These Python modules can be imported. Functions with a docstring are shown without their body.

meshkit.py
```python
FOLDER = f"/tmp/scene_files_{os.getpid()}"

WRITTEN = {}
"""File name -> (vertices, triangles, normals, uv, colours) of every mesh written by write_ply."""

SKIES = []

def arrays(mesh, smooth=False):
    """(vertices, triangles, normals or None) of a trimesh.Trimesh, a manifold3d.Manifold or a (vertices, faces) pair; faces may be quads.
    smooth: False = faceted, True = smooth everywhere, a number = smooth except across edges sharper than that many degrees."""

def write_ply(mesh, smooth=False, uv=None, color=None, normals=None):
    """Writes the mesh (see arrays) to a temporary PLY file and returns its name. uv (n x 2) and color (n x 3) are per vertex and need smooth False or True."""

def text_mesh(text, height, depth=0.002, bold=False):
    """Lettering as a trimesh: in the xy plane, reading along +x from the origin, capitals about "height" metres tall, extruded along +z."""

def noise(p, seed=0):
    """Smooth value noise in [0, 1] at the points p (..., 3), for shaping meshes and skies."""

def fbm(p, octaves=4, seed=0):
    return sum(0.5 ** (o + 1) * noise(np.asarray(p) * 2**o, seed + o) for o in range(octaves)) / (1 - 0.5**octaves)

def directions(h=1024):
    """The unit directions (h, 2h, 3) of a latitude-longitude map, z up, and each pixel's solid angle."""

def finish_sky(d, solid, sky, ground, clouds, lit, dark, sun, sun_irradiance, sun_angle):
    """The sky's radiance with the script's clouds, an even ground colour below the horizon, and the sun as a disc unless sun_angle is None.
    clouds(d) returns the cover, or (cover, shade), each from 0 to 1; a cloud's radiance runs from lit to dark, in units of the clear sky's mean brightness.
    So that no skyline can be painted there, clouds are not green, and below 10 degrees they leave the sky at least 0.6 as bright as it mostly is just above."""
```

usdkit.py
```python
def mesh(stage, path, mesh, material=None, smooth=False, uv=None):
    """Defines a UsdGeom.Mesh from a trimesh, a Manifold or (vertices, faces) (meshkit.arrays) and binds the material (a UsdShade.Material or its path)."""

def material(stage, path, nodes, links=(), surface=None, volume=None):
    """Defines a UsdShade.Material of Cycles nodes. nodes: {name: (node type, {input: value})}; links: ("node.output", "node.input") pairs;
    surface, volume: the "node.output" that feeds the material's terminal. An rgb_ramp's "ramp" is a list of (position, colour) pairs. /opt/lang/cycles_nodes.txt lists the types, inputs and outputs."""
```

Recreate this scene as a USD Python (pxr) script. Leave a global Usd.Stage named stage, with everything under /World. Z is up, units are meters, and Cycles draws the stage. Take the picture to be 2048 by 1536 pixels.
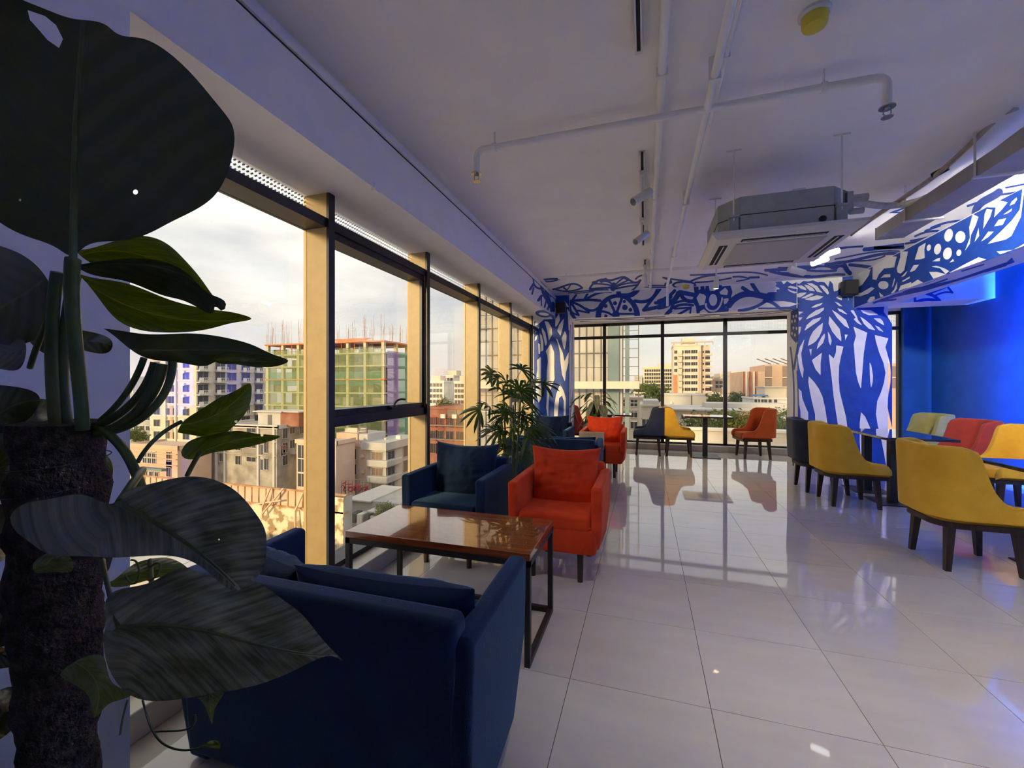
import math, random, numpy as np, trimesh, usdkit, meshkit
from pxr import Usd, UsdGeom, UsdLux, UsdShade, Gf, Sdf
from shapely.geometry import Polygon, LineString, Point, box as sbox, MultiPolygon
from shapely.ops import unary_union
from shapely import affinity
from scipy.spatial import Delaunay

stage = Usd.Stage.CreateInMemory()
UsdGeom.Xform.Define(stage, '/World')
# ------------------------------------------------------------------ camera, sky, sun, exposure
F, EYE = 840.0, 1.375
TH = math.atan(266.0 / F)
S, C = math.sin(TH), math.cos(TH)
cam = UsdGeom.Camera.Define(stage, '/World/camera')
cam.CreateHorizontalApertureAttr(20.48)
cam.CreateFocalLengthAttr(F / 100.0)
cam.CreateClippingRangeAttr(Gf.Vec2f(0.03, 5000))
cam.CreateExposureAttr(1.05)
_x = UsdGeom.Xformable(cam)
_x.AddTranslateOp().Set((0, 0, EYE))
_x.AddRotateXYZOp().Set((90, 0, math.degrees(TH)))

SKY = usdkit.material(stage, '/World/Looks/sky_air', {
    "tc": ("texture_coordinate", {}),
    "mp": ("mapping", {"scale": (1.0, 1.0, 3.2)}),
    "nz": ("noise_texture", {"scale": 2.6, "detail": 5.0, "roughness": 0.55, "distortion": 0.4}),
    "cov": ("rgb_ramp", {"ramp": [(0.30, (0.62, 0.62, 0.62)), (0.72, (0.98, 0.98, 0.98))]}),
    "nz2": ("noise_texture", {"scale": 5.0, "detail": 4.0}),
    "cl": ("rgb_ramp", {"ramp": [(0.25, (0.66, 0.63, 0.60)), (0.5, (0.80, 0.77, 0.70)), (0.8, (0.98, 0.95, 0.88))]}),
    "sep": ("separate_xyz", {}),
    "hz": ("rgb_ramp", {"ramp": [(0.0, (0.62, 0.55, 0.52)), (0.10, (0.68, 0.62, 0.58)), (0.30, (0.82, 0.80, 0.77)), (0.7, (0.96, 0.96, 0.95))]}),
    "mul": ("mix_color", {"blend_type": "multiply", "fac": 1.0, "use_clamp": False}),
    "sk": ("sky_texture", {"sky_type": "multiple_scattering", "sun_disc": False, "sun_elevation": math.radians(9), "sun_rotation": math.radians(202), "aerosol_density": 2.5}),
    "sks": ("vector_math", {"math_type": "scale", "scale": 0.07}),
    "mix": ("mix_color", {"use_clamp": False}),
    "bg": ("background_shader", {"strength": 1.0}),
}, [("tc.generated", "mp.vector"), ("mp.vector", "nz.vector"), ("mp.vector", "nz2.vector"), ("nz.fac", "cov.fac"), ("nz2.fac", "cl.fac"),
    ("tc.generated", "sep.vector"), ("sep.z", "hz.fac"), ("hz.color", "mul.a"), ("cl.color", "mul.b"), ("sk.color", "sks.vector1"),
    ("sks.vector", "mix.a"), ("mul.result", "mix.b"), ("cov.color", "mix.fac"), ("mix.result", "bg.color")], surface="bg.background")
dome = UsdLux.DomeLight.Define(stage, '/World/sky_dome')
UsdShade.MaterialBindingAPI.Apply(dome.GetPrim()).Bind(SKY)
sun = UsdLux.DistantLight.Define(stage, '/World/low_sun')
sun.CreateIntensityAttr(0.62); sun.CreateNormalizeAttr(True); sun.CreateAngleAttr(8.0); sun.CreateColorAttr(Gf.Vec3f(1.0, 0.73, 0.36))
def aim(xf, pos, to):
    d = np.array(to, float) - np.array(pos, float); d /= np.linalg.norm(d)
    yaw = math.degrees(math.atan2(-d[0], d[1])); pitch = math.degrees(math.asin(d[2])) + 90
    xf.AddTranslateOp().Set(tuple(map(float, pos))); xf.AddRotateXYZOp().Set((pitch, 0, yaw))
aim(UsdGeom.Xformable(sun), (-38, -92, 18), (0, 0, 0))

# ------------------------------------------------------------------ helpers
def ray(u, v):
    a, b = (u - 1024.0) / F, (768.0 - v) / F
    return np.array([-S + a * C, C + a * S, b])
def P(u, v, t): return np.array([0, 0, EYE]) + t * ray(u, v)
def Pz(u, v, z): r = ray(u, v); return np.array([0, 0, EYE]) + r * ((z - EYE) / r[2])
def Py(u, v, y): r = ray(u, v); return np.array([0, 0, EYE]) + r * (y / r[1])
def Px(u, v, x): r = ray(u, v); return np.array([0, 0, EYE]) + r * (x / r[0])

_names = {}
def numbered(parent, name):
    k = (parent, name); n = _names.get(k, 0); _names[k] = n + 1
    return name if n == 0 else f"{name}_{n:03d}"
class Node:
    def __init__(s, path, org): s.path, s.org = path, np.array(org, float)
def setd(prim, **kw):
    for k, v in kw.items():
        if v: prim.SetCustomDataByKey(k, v)
def thing(name, label=None, cat=None, loc=(0, 0, 0), group=None, kind=None):
    path = '/World/' + numbered('/World', name)
    x = UsdGeom.Xform.Define(stage, path); x.AddTranslateOp().Set(tuple(map(float, loc)))
    setd(x.GetPrim(), label=label, category=cat, group=group, kind=kind)
    return Node(path, loc)
def add(parent, name, mesh, mat, smooth=False, label=None, kind=None, uv=None):
    """A mesh in world coordinates as a part of parent (or of a part)."""
    path = parent.path + '/' + numbered(parent.path, name)
    v, f, n = meshkit.arrays(mesh, smooth)
    m = UsdGeom.Mesh.Define(stage, path)
    from pxr import Vt
    m.CreatePointsAttr(Vt.Vec3fArray.FromNumpy((v - parent.org).astype(np.float32)))
    m.CreateFaceVertexCountsAttr(Vt.IntArray.FromNumpy(np.full(len(f), 3, np.int32)))
    m.CreateFaceVertexIndicesAttr(Vt.IntArray.FromNumpy(f.astype(np.int32).ravel()))
    m.CreateSubdivisionSchemeAttr("none")
    if n is not None:
        m.CreateNormalsAttr(Vt.Vec3fArray.FromNumpy(n.astype(np.float32))); m.SetNormalsInterpolation("vertex")
    if uv is not None:
        UsdGeom.PrimvarsAPI(m).CreatePrimvar("st", Sdf.ValueTypeNames.TexCoord2fArray, "vertex").Set(Vt.Vec2fArray.FromNumpy(np.asarray(uv, np.float32)))
    UsdShade.MaterialBindingAPI.Apply(m.GetPrim()).Bind(mat)
    setd(m.GetPrim(), label=label, kind=kind)
    return Node(path, parent.org)
ROOT = Node('/World', (0, 0, 0))
def solo(name, mesh, mat, label=None, cat=None, group=None, kind=None, smooth=False):
    n = add(ROOT, name, mesh, mat, smooth)
    setd(stage.GetPrimAtPath(n.path), label=label, category=cat, group=group, kind=kind)
    return n
def dup(node, loc, rotz=0, label=None, cat=None, group=None, scale=None):
    base = node.path.split('/')[-1]
    while base[-4:-3] == '_' and base[-3:].isdigit(): base = base[:-4]
    path = '/World/' + numbered('/World', base)
    x = UsdGeom.Xform.Define(stage, path); p = x.GetPrim()
    p.GetReferences().AddInternalReference(node.path); p.SetInstanceable(True)
    x.ClearXformOpOrder(); x.AddTranslateOp(opSuffix='to').Set(tuple(map(float, loc))); x.AddRotateZOp(opSuffix='to').Set(float(rotz))
    setd(p, label=label, category=cat, group=group)
    return Node(path, loc)

cat_ = trimesh.util.concatenate
def bx(x0, x1, y0, y1, z0, z1):
    m = trimesh.creation.box([abs(x1 - x0), abs(y1 - y0), abs(z1 - z0)]); m.apply_translation([(x0 + x1) / 2, (y0 + y1) / 2, (z0 + z1) / 2]); return m
_ico = trimesh.creation.icosphere(2).vertices
_ico1 = trimesh.creation.icosphere(1).vertices
def hull(pts, r, fine=True):
    """Convex hull of spheres: a body with rounded edges."""
    rr = np.broadcast_to(r, (len(pts),))
    b = _ico if fine else _ico1
    allp = np.vstack([np.asarray(p) + b * q for p, q in zip(pts, rr)])
    return trimesh.Trimesh(allp, process=False).convex_hull
def rbox(x0, x1, y0, y1, z0, z1, r=0.02, fine=True):
    return hull([(x, y, z) for x in (x0 + r, x1 - r) for y in (y0 + r, y1 - r) for z in (z0 + r, z1 - r)], r, fine)
def bar(a, b, w, h=None):
    """Square bar between two points."""
    a, b = np.array(a, float), np.array(b, float); d = b - a; L = np.linalg.norm(d)
    m = trimesh.creation.box([w, h or w, L]); T = trimesh.geometry.align_vectors([0, 0, 1], d / L); T[:3, 3] = (a + b) / 2
    m.apply_transform(T); return m
def tube(pts, r, sides=10, cap=True):
    p = np.asarray(pts, float); r = np.broadcast_to(r, (len(p),))
    t = np.gradient(p, axis=0); t /= np.linalg.norm(t, axis=1, keepdims=True) + 1e-12
    ref = np.array([0, 0, 1.0]) if abs(t[0][2]) < .9 else np.array([1.0, 0, 0]); A = []
    a = np.cross(t[0], ref); a /= np.linalg.norm(a)
    for k in range(len(p)):
        a = a - t[k] * a.dot(t[k]); a /= np.linalg.norm(a) + 1e-12; A.append(a.copy())
    A = np.array(A); B = np.cross(t, A); ang = np.arange(sides) * 2 * np.pi / sides
    v = (p[:, None] + r[:, None, None] * (np.cos(ang)[None, :, None] * A[:, None] + np.sin(ang)[None, :, None] * B[:, None])).reshape(-1, 3)
    f = []
    for i in range(len(p) - 1):
        for j in range(sides):
            a_, b_, c_, d_ = i * sides + j, i * sides + (j + 1) % sides, (i + 1) * sides + (j + 1) % sides, (i + 1) * sides + j
            f += [[a_, b_, c_], [a_, c_, d_]]
    n = len(v)
    if cap:
        v = np.vstack([v, p[0], p[-1]])
        for j in range(sides):
            f += [[n, (j + 1) % sides, j], [n + 1, n - sides + j, n - sides + (j + 1) % sides]]
    return trimesh.Trimesh(v, f, process=False)
def smoothline(pts, n=24):
    from scipy.interpolate import CubicSpline
    p = np.asarray(pts, float)
    if len(p) < 3: return np.linspace(p[0], p[-1], n)
    s = np.r_[0, np.cumsum(np.linalg.norm(np.diff(p, axis=0), axis=1))]
    return CubicSpline(s, p)(np.linspace(0, s[-1], n))
def lathe(profile, center=(0, 0, 0), sides=24):
    m = trimesh.creation.revolve(np.asarray(profile, float), sections=sides); m.apply_translation(center); return m
def cyl(a, b, r, sides=20): return tube([a, b], r, sides)
def grid_mesh(pts):
    n, m = pts.shape[:2]; i, j = np.meshgrid(np.arange(n - 1), np.arange(m - 1), indexing='ij')
    q = np.stack([i * m + j, (i + 1) * m + j, (i + 1) * m + j + 1, i * m + j + 1], -1).reshape(-1, 4)
    return trimesh.Trimesh(pts.reshape(-1, 3), np.vstack([q[:, [0, 1, 2]], q[:, [0, 2, 3]]]), process=False)

# ------------------------------------------------------------------ materials
def plain(name, col, rough=0.6, metal=0.0, spec=0.5, **kw):
    return usdkit.material(stage, '/World/Looks/' + name, {"p": ("principled_bsdf", {"base_color": col, "roughness": rough, "metallic": metal, "specular_ior_level": spec, **kw})}, surface="p.BSDF")
def noisy(name, c1, c2, scale=20, rough=0.6, bump=0.0, detail=4.0, spec=0.4, stretch=(1, 1, 1), lo=0.35, hi=0.65, bumpscale=None, **kw):
    n = {"tc": ("texture_coordinate", {}), "mp": ("mapping", {"scale": stretch}), "n": ("noise_texture", {"scale": scale, "detail": detail}),
         "r": ("rgb_ramp", {"ramp": [(lo, c1), (hi, c2)]}), "p": ("principled_bsdf", {"roughness": rough, "specular_ior_level": spec, **kw})}
    l = [("tc.object", "mp.vector"), ("mp.vector", "n.vector"), ("n.fac", "r.fac"), ("r.color", "p.base_color")]
    if bump:
        n["n2"] = ("noise_texture", {"scale": bumpscale or scale * 3, "detail": 3.0}); n["b"] = ("bump", {"strength": bump, "distance": 0.01})
        l += [("mp.vector", "n2.vector"), ("n2.fac", "b.height"), ("b.normal", "p.normal")]
    return usdkit.material(stage, '/World/Looks/' + name, n, l, surface="p.BSDF")
def velvet(name, c1, c2, scale=5, sheen=0.6, tint=(1, 1, 1)):
    return noisy(name, c1, c2, scale, 0.75, 0.25, spec=0.15, bumpscale=260, lo=0.3, hi=0.7, sheen_weight=sheen, sheen_roughness=0.35, sheen_tint=tint)
def emit(name, col, st): return usdkit.material(stage, '/World/Looks/' + name, {"e": ("emission", {"color": col, "strength": st})}, surface="e.emission")

M = {}
M['white'] = noisy('white_paint', (0.82, 0.81, 0.79), (0.86, 0.85, 0.83), 6, 0.7, 0.08, bumpscale=60)
M['ceil'] = noisy('ceiling_paint', (0.86, 0.84, 0.81), (0.90, 0.88, 0.85), 3, 0.8, 0.12, bumpscale=90)
M['mural_white'] = noisy('mural_ground', (0.82, 0.80, 0.78), (0.86, 0.85, 0.83), 8, 0.6, 0.05)
M['mural_blue'] = noisy('mural_blue_paint', (0.006, 0.045, 0.30), (0.010, 0.065, 0.36), 10, 0.5, 0.05)
M['blue_wall'] = noisy('blue_wall_paint', (0.004, 0.075, 0.30), (0.006, 0.09, 0.34), 4, 0.55, 0.06)
M['black'] = noisy('black_aluminium', (0.012, 0.012, 0.014), (0.02, 0.02, 0.022), 30, 0.38)
M['bronze'] = noisy('bronze_aluminium', (0.36, 0.25, 0.105), (0.40, 0.28, 0.12), 12, 0.42, spec=0.5)
M['grout'] = plain('grout', (0.15, 0.14, 0.13), 0.9)
M['kerb'] = noisy('kerb_stone', (0.50, 0.45, 0.40), (0.56, 0.51, 0.46), 10, 0.25)
def tile_mat(name, a, b):
    return noisy(name, a, b, 2.2, 0.035, detail=6, spec=0.75, stretch=(1.0, 4.0, 1.0), lo=0.3, hi=0.7)
M['tiles'] = [tile_mat('floor_tile_a', (0.572, 0.54, 0.502), (0.622, 0.591, 0.552)), tile_mat('floor_tile_b', (0.584, 0.552, 0.514), (0.635, 0.603, 0.565)), tile_mat('floor_tile_c', (0.559, 0.527, 0.489), (0.61, 0.578, 0.54))]
def glass(name, dots=None):
    n = {"t": ("transparent_bsdf", {"color": (0.96, 0.97, 0.97)}), "g": ("glossy_bsdf", {"color": (1, 1, 1), "roughness": 0.0}), "f": ("fresnel", {"IOR": 1.45}), "m": ("mix_closure", {})}
    n |= {"geo": ("geometry", {}), "io": ("math", {"math_type": "multiply_add", "value2": 1 / 1.45 - 1.45, "value3": 1.45})}     # the same reflection on both sides of a pane
    l = [("geo.backfacing", "io.value1"), ("io.value", "f.IOR"), ("f.fac", "m.fac"), ("t.BSDF", "m.closure1"), ("g.BSDF", "m.closure2")]; out = "m.closure"
    if dots:
        n |= {"mp": ("mapping", {"scale": dots}), "v": ("voronoi_texture", {"scale": 1.0, "randomness": 0.0}), "lt": ("math", {"math_type": "less_than", "value2": 0.21}),
              "fr": ("diffuse_bsdf", {"color": (0.30, 0.29, 0.28)}), "m2": ("mix_closure", {})}
        l += [("geo.position", "mp.vector"), ("mp.vector", "v.vector"), ("v.distance", "lt.value1"), ("lt.value", "m2.fac"), ("m.closure", "m2.closure1"), ("fr.BSDF", "m2.closure2")]; out = "m2.closure"
    return usdkit.material(stage, '/World/Looks/' + name, n, l, surface=out)
M['glass'] = glass('window_glass')
M['frit_l'] = glass('frit_glass_left', (0.0, 38.0, 38.0))
M['frit_b'] = glass('frit_glass_back', (38.0, 0.0, 38.0))
M['blue_v'] = velvet('blue_velvet', (0.003, 0.011, 0.036), (0.006, 0.020, 0.060), 4, 0.55, (0.20, 0.42, 0.75))
M['red_v'] = velvet('red_velvet', (0.56, 0.036, 0.008), (0.74, 0.068, 0.014), 6, 0.5, (1.0, 0.35, 0.2))
M['mustard'] = velvet('mustard_velvet', (0.72, 0.39, 0.03), (0.84, 0.48, 0.05), 6, 0.35, (1, 0.9, 0.5))
M['navy'] = velvet('navy_velvet', (0.020, 0.028, 0.05), (0.03, 0.04, 0.07), 6, 0.3)
M['rust'] = velvet('rust_velvet', (0.42, 0.07, 0.018), (0.52, 0.095, 0.025), 6, 0.35, (1, 0.6, 0.4))
M['darkred'] = velvet('brick_red_velvet', (0.36, 0.045, 0.03), (0.45, 0.06, 0.04), 6, 0.35, (1, 0.6, 0.5))
M['olive'] = velvet('olive_velvet', (0.36, 0.31, 0.06), (0.44, 0.38, 0.09), 6, 0.35)
M['darkwood'] = noisy('dark_wood', (0.022, 0.012, 0.009), (0.045, 0.026, 0.018), 8, 0.45, stretch=(6, 6, 0.6))
M['wood'] = noisy('lacquered_wood', (0.13, 0.026, 0.008), (0.30, 0.075, 0.020), 3, 0.12, stretch=(0.8, 14, 14), detail=7, coat_weight=1.0, coat_roughness=0.01, lo=0.3, hi=0.7)
M['tabletop'] = noisy('dark_table_top', (0.018, 0.010, 0.010), (0.035, 0.02, 0.018), 3, 0.10, stretch=(1, 12, 12), coat_weight=1.0, coat_roughness=0.02)
M['steel'] = noisy('black_steel', (0.012, 0.012, 0.012), (0.02, 0.02, 0.02), 40, 0.45)
M['plastic_w'] = plain('white_plastic', (0.70, 0.69, 0.66), 0.45)
M['ac_body'] = noisy('galvanised_foam', (0.30, 0.31, 0.29), (0.35, 0.36, 0.34), 12, 0.6)
M['ac_panel'] = plain('ac_panel', (0.62, 0.60, 0.58), 0.4)
M['ac_grille'] = plain('ac_grille', (0.42, 0.41, 0.40), 0.5)
M['slot'] = plain('dark_slot', (0.02, 0.02, 0.02), 0.8)
M['chrome'] = plain('chrome', (0.5, 0.48, 0.46), 0.2, 1.0)
M['yellow'] = plain('yellow_cover', (0.62, 0.50, 0.03), 0.35)
M['duct'] = noisy('duct_paint', (0.36, 0.34, 0.31), (0.42, 0.40, 0.37), 5, 0.6)
M['insul'] = noisy('pipe_insulation', (0.40, 0.34, 0.27), (0.50, 0.43, 0.35), 20, 0.8, 0.3)
M['cardboard'] = noisy('cardboard', (0.50, 0.38, 0.25), (0.56, 0.44, 0.30), 12, 0.8)
M['soil'] = noisy('coir', (0.018, 0.013, 0.011), (0.06, 0.04, 0.03), 60, 0.9, 1.0, spec=0.2)
M['pot'] = plain('dark_pot', (0.03, 0.03, 0.032), 0.4)
# ------------------------------------------------------------------ the room
CEIL, SOF, XG, XF, YC, YB, YG, XW = 3.075, 2.625, -2.12, -1.645, 7.95, 8.5, 9.5, 4.86
def struct(name, mesh=None, mat=None, smooth=False):
    if mesh is None: return thing(name, kind='structure')
    return solo(name, mesh, mat, kind='structure', smooth=smooth)
random.seed(4)
fl = struct('floor')
add(fl, 'screed', bx(-2.2, 5.0, -3.1, 9.7, -0.2, -0.012), M['grout'])
T0x, T0y, TS, G = 0.266 - 0.6 * 4, 1.95 - 0.6 * 4, 0.6, 0.0014
for i in range(13):
    for j in range(17):
        x0, y0 = T0x + i * TS, T0y + j * TS
        x1, y1 = min(x0 + TS, XW), min(y0 + TS, 9.32)
        x0 = max(x0, -1.87)
        if x1 - x0 < .05 or y1 - y0 < .05: continue
        add(fl, 'tile', bx(x0 + G, x1 - G, y0 + G, y1 - G, -0.012, random.uniform(-2, 2) * 1e-5), random.choice(M['tiles']))
ce = struct('ceiling')
add(ce, 'slab', bx(-2.3, 5.0, -3.1, 9.7, CEIL, CEIL + .2), M['ceil'])
wl = struct('wall_left'); add(wl, 'plaster', bx(-2.35, XF, -3.1, 0.955, 0, CEIL), M['white'])
wr = struct('wall_right'); add(wr, 'plaster', bx(XW, XW + .15, -3.1, 9.7, 0, CEIL), M['blue_wall']); add(wr, 'return_panel', bx(4.46, XW, 9.38, 9.6, 0, CEIL), M['blue_wall'])
add(wr, 'skirting', bx(XW - .012, XW, -3, 9.38, 0, 0.10), M['white'])
wb = struct('wall_back'); add(wb, 'plaster', bx(-2.3, 5.0, -3.2, -3.1, 0, CEIL), M['white'])
t1 = struct('trim_1'); add(t1, 'head_panel', bx(XG - .05, XG, YC, YG, SOF, CEIL), M['white'])
add(t1, 'soffit_box', bx(XG - .05, XF, 0.955, YC, SOF, CEIL), M['white'])
add(t1, 'cable_strip', bx(XF, XF + .018, -1, YC, CEIL - .075, CEIL - .03), M['white'])
add(t1, 'dark_strip', bx(XF, XF + .004, -1, YC, CEIL - .083, CEIL - .077), M['slot'])  # thin dark strip on the fascia just below the cable strip
add(t1, 'bracket', bx(XF - .02, XF + .012, 2.28, 2.33, SOF - .018, SOF + .03), M['white'])
add(struct('trim_2'), 'kerb_top', rbox(XG - .05, -1.86, 0.955, 9.5, 0, 0.118, .008), M['kerb'])
add(struct('trim_3'), 'kerb_top', rbox(-1.87, 4.46, 9.31, 9.56, 0, 0.118, .008), M['kerb'])
bb = struct('trim_4'); add(bb, 'beam', bx(-1.37, 2.38, YC, YB, SOF - .01, CEIL), M['mural_white'])
add(bb, 'window_head', bx(-2.2, 4.46, YG - .03, YG + .06, 2.71, CEIL), M['white'])
wc = struct('wall_corner'); add(wc, 'plaster', bx(-2.075, -1.37, YC, YB, 0, CEIL), M['mural_white'])
wp = struct('wall_pillar'); add(wp, 'plaster', bx(2.38, 3.585, YC, YB, 0, CEIL), M['mural_white'])
lb = struct('trim_5'); XB0, XB1, ZB = 3.13, 3.56, 2.573
add(lb, 'beam', bx(XB0, XB1, -3.1, YC - .001, ZB, CEIL), M['mural_white'])
cb = struct('trim_6'); add(cb, 'beam', bx(3.585, XW, YC, YB, SOF, CEIL), M['white'])

# --- curtain wall on the left: mullion grid every 1.295 m
def frame_bar(win, name, *b, mat='black'): return add(win, name, bx(*b), M[mat])
YM = [0.955 + 1.295 * k for k in range(7)] + [9.5]
ZT0, ZT1 = 2.40, 2.462
for k in range(7):
    w = struct(f'window_{k + 1}')
    y0, y1 = YM[k] + (.056 if k else 0), YM[k + 1]
    gx0, gx1 = XG - .03, XG - .02
    rail = k in (1, 4)
    frame_bar(w, 'transom', XG - .05, -1.985, y0, y1, ZT0, ZT1)
    frame_bar(w, 'bottom_frame', XG - .05, -2.0, y0, y1, .115, .155)
    if k < 6:
        add(w, 'mullion_cap', bx(-1.985, -1.965, y1, y1 + .056, .118, SOF + .01), M['black'])
        add(w, 'mullion', bx(XG - .05, -1.985, y1, y1 + .056, .118, SOF + .01), M['bronze'])
    add(w, 'top_pane', bx(gx0, gx1, y0, y1, ZT1, SOF + .02), M['frit_l'])
    if rail:
        frame_bar(w, 'mid_rail', XG - .05, -1.985, y0, y1, 1.085, 1.155)
        sa = add(w, 'sash', cat_([bx(XG - .03, -2.0, y0, y1, 1.155, 1.20), bx(XG - .03, -2.0, y0, y1, ZT0 - .05, ZT0)]), M['black'])
        add(w, 'sash_stile', bx(XG - .03, -2.02, y1 - .045, y1, 1.2, ZT0 - .05), M['bronze'])
        add(w, 'sash_stile', bx(-2.02, -1.995, y1 - .045, y1, 1.2, ZT0 - .05), M['black'])
        yh = y0 + .72
        add(w, 'handle', cat_([rbox(-2.0, -1.975, yh - .05, yh + .05, 1.165, 1.195, .006), tube(smoothline([(-1.985, yh, 1.19), (-1.965, yh + .01, 1.235), (-1.955, yh + .06, 1.247), (-1.955, yh + .12, 1.242)], 12), .009, 8)]), M['black'], smooth=40)
        add(w, 'pane', bx(gx0, gx1, y0, y1, 1.2, ZT0 - .05), M['glass'])
        add(w, 'pane', bx(gx0, gx1, y0, y1, .155, 1.085), M['glass'])
    else:
        add(w, 'pane', bx(gx0, gx1, y0, y1, .155, ZT0), M['glass'])
# --- back window: thin black frames
XM = [-2.12, -.856, .355, 1.563, 2.77, 3.98, 4.46]
for k in range(6):
    w = struct(f'window_{k + 8}')
    x0, x1 = XM[k], XM[k + 1]
    frame_bar(w, 'mullion', x1 - .033, x1 + .033, YG - .03, YG + .06, .11, 2.72)
    frame_bar(w, 'transom', x0, x1, YG - .02, YG + .05, 2.375, 2.435)
    frame_bar(w, 'bottom_frame', x0, x1, YG - .03, YG + .05, .11, .148)
    frame_bar(w, 'head_frame', x0, x1, YG - .03, YG + .05, 2.655, 2.715)
    add(w, 'top_pane', bx(x0, x1, YG + .01, YG + .02, 2.43, 2.66), M['frit_b'])
    add(w, 'pane', bx(x0, x1, YG + .01, YG + .02, .14, 2.38), M['glass'])

# ------------------------------------------------------------------ the blue mural: paint cut in the picture's outline, lying on its wall
def cr(ox, oy, s):
    def f(pts): return [(ox + x / s, oy + y / s) for x, y in pts]
    return f
cA, cB, cC = cr(1560, 480, 7.877), cr(1560, 650, 7.877), cr(1560, 820, 7.877)
cD, cE, cF, cG, cH = cr(1040, 520, 6.827), cr(1320, 520, 6.827), cr(1748, 340, 6.827), cr(1748, 520, 6.827), cr(1040, 640, 5.12)
def poly(c, pts, rnd=.6):
    p = Polygon(c(pts)).buffer(0)
    return p.buffer(-rnd).buffer(rnd) if rnd and p.area > 60 else p
def strk(c, s, pts, w): 
    q = smoothline(np.c_[np.array(c(pts)), np.zeros(len(pts))], 6 * len(pts))[:, :2] if len(pts) > 2 else c(pts)
    return LineString(q).buffer(w / s / 2, cap_style=1)
def ell(c, s, x, y, rx, ry, rot=0):
    (px, py), = c([(x, y)]); return affinity.rotate(affinity.scale(Point(px, py).buffer(1, 8), rx / s, ry / s), rot)
def paint(parent, shape, proj, nrm, clip=None, name='mural_paint', mat='mural_blue'):
    """shape is in pixels of the photograph; proj puts a pixel on its wall; extruded 1.2 mm off the wall."""
    if clip is not None: shape = shape.intersection(Polygon(clip))
    ms = []
    for g in getattr(shape.buffer(0), 'geoms', [shape]):
        if g.geom_type != 'Polygon' or g.area < 1.2: continue
        g = g.simplify(.12)
        w3 = lambda ring: np.array([proj(u, v) for u, v in ring])
        o = w3(g.exterior.coords)
        ax = [a for a in range(3) if abs(nrm[a]) < .5]
        pl = Polygon(o[:, ax], [w3(r.coords)[:, ax] for r in g.interiors]).buffer(0)
        for q in getattr(pl, 'geoms', [pl]):
            if q.is_empty or q.area < 2e-5: continue
            m = trimesh.creation.extrude_polygon(q, .0012, engine='earcut')
            v = np.array(m.vertices); w = np.zeros_like(v); k = [a for a in range(3) if a not in ax][0]
            w[:, ax[0]], w[:, ax[1]] = v[:, 0], v[:, 1]; w[:, k] = o[0][k] + nrm[k] * (.0004 + v[:, 2])
            m = trimesh.Trimesh(w, m.faces, process=False); m.fix_normals(); ms.append(m)
    if ms: return add(parent, name, cat_(ms), M[mat])
U = unary_union
PY = lambda u, v: Py(u, v, YC)
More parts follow.
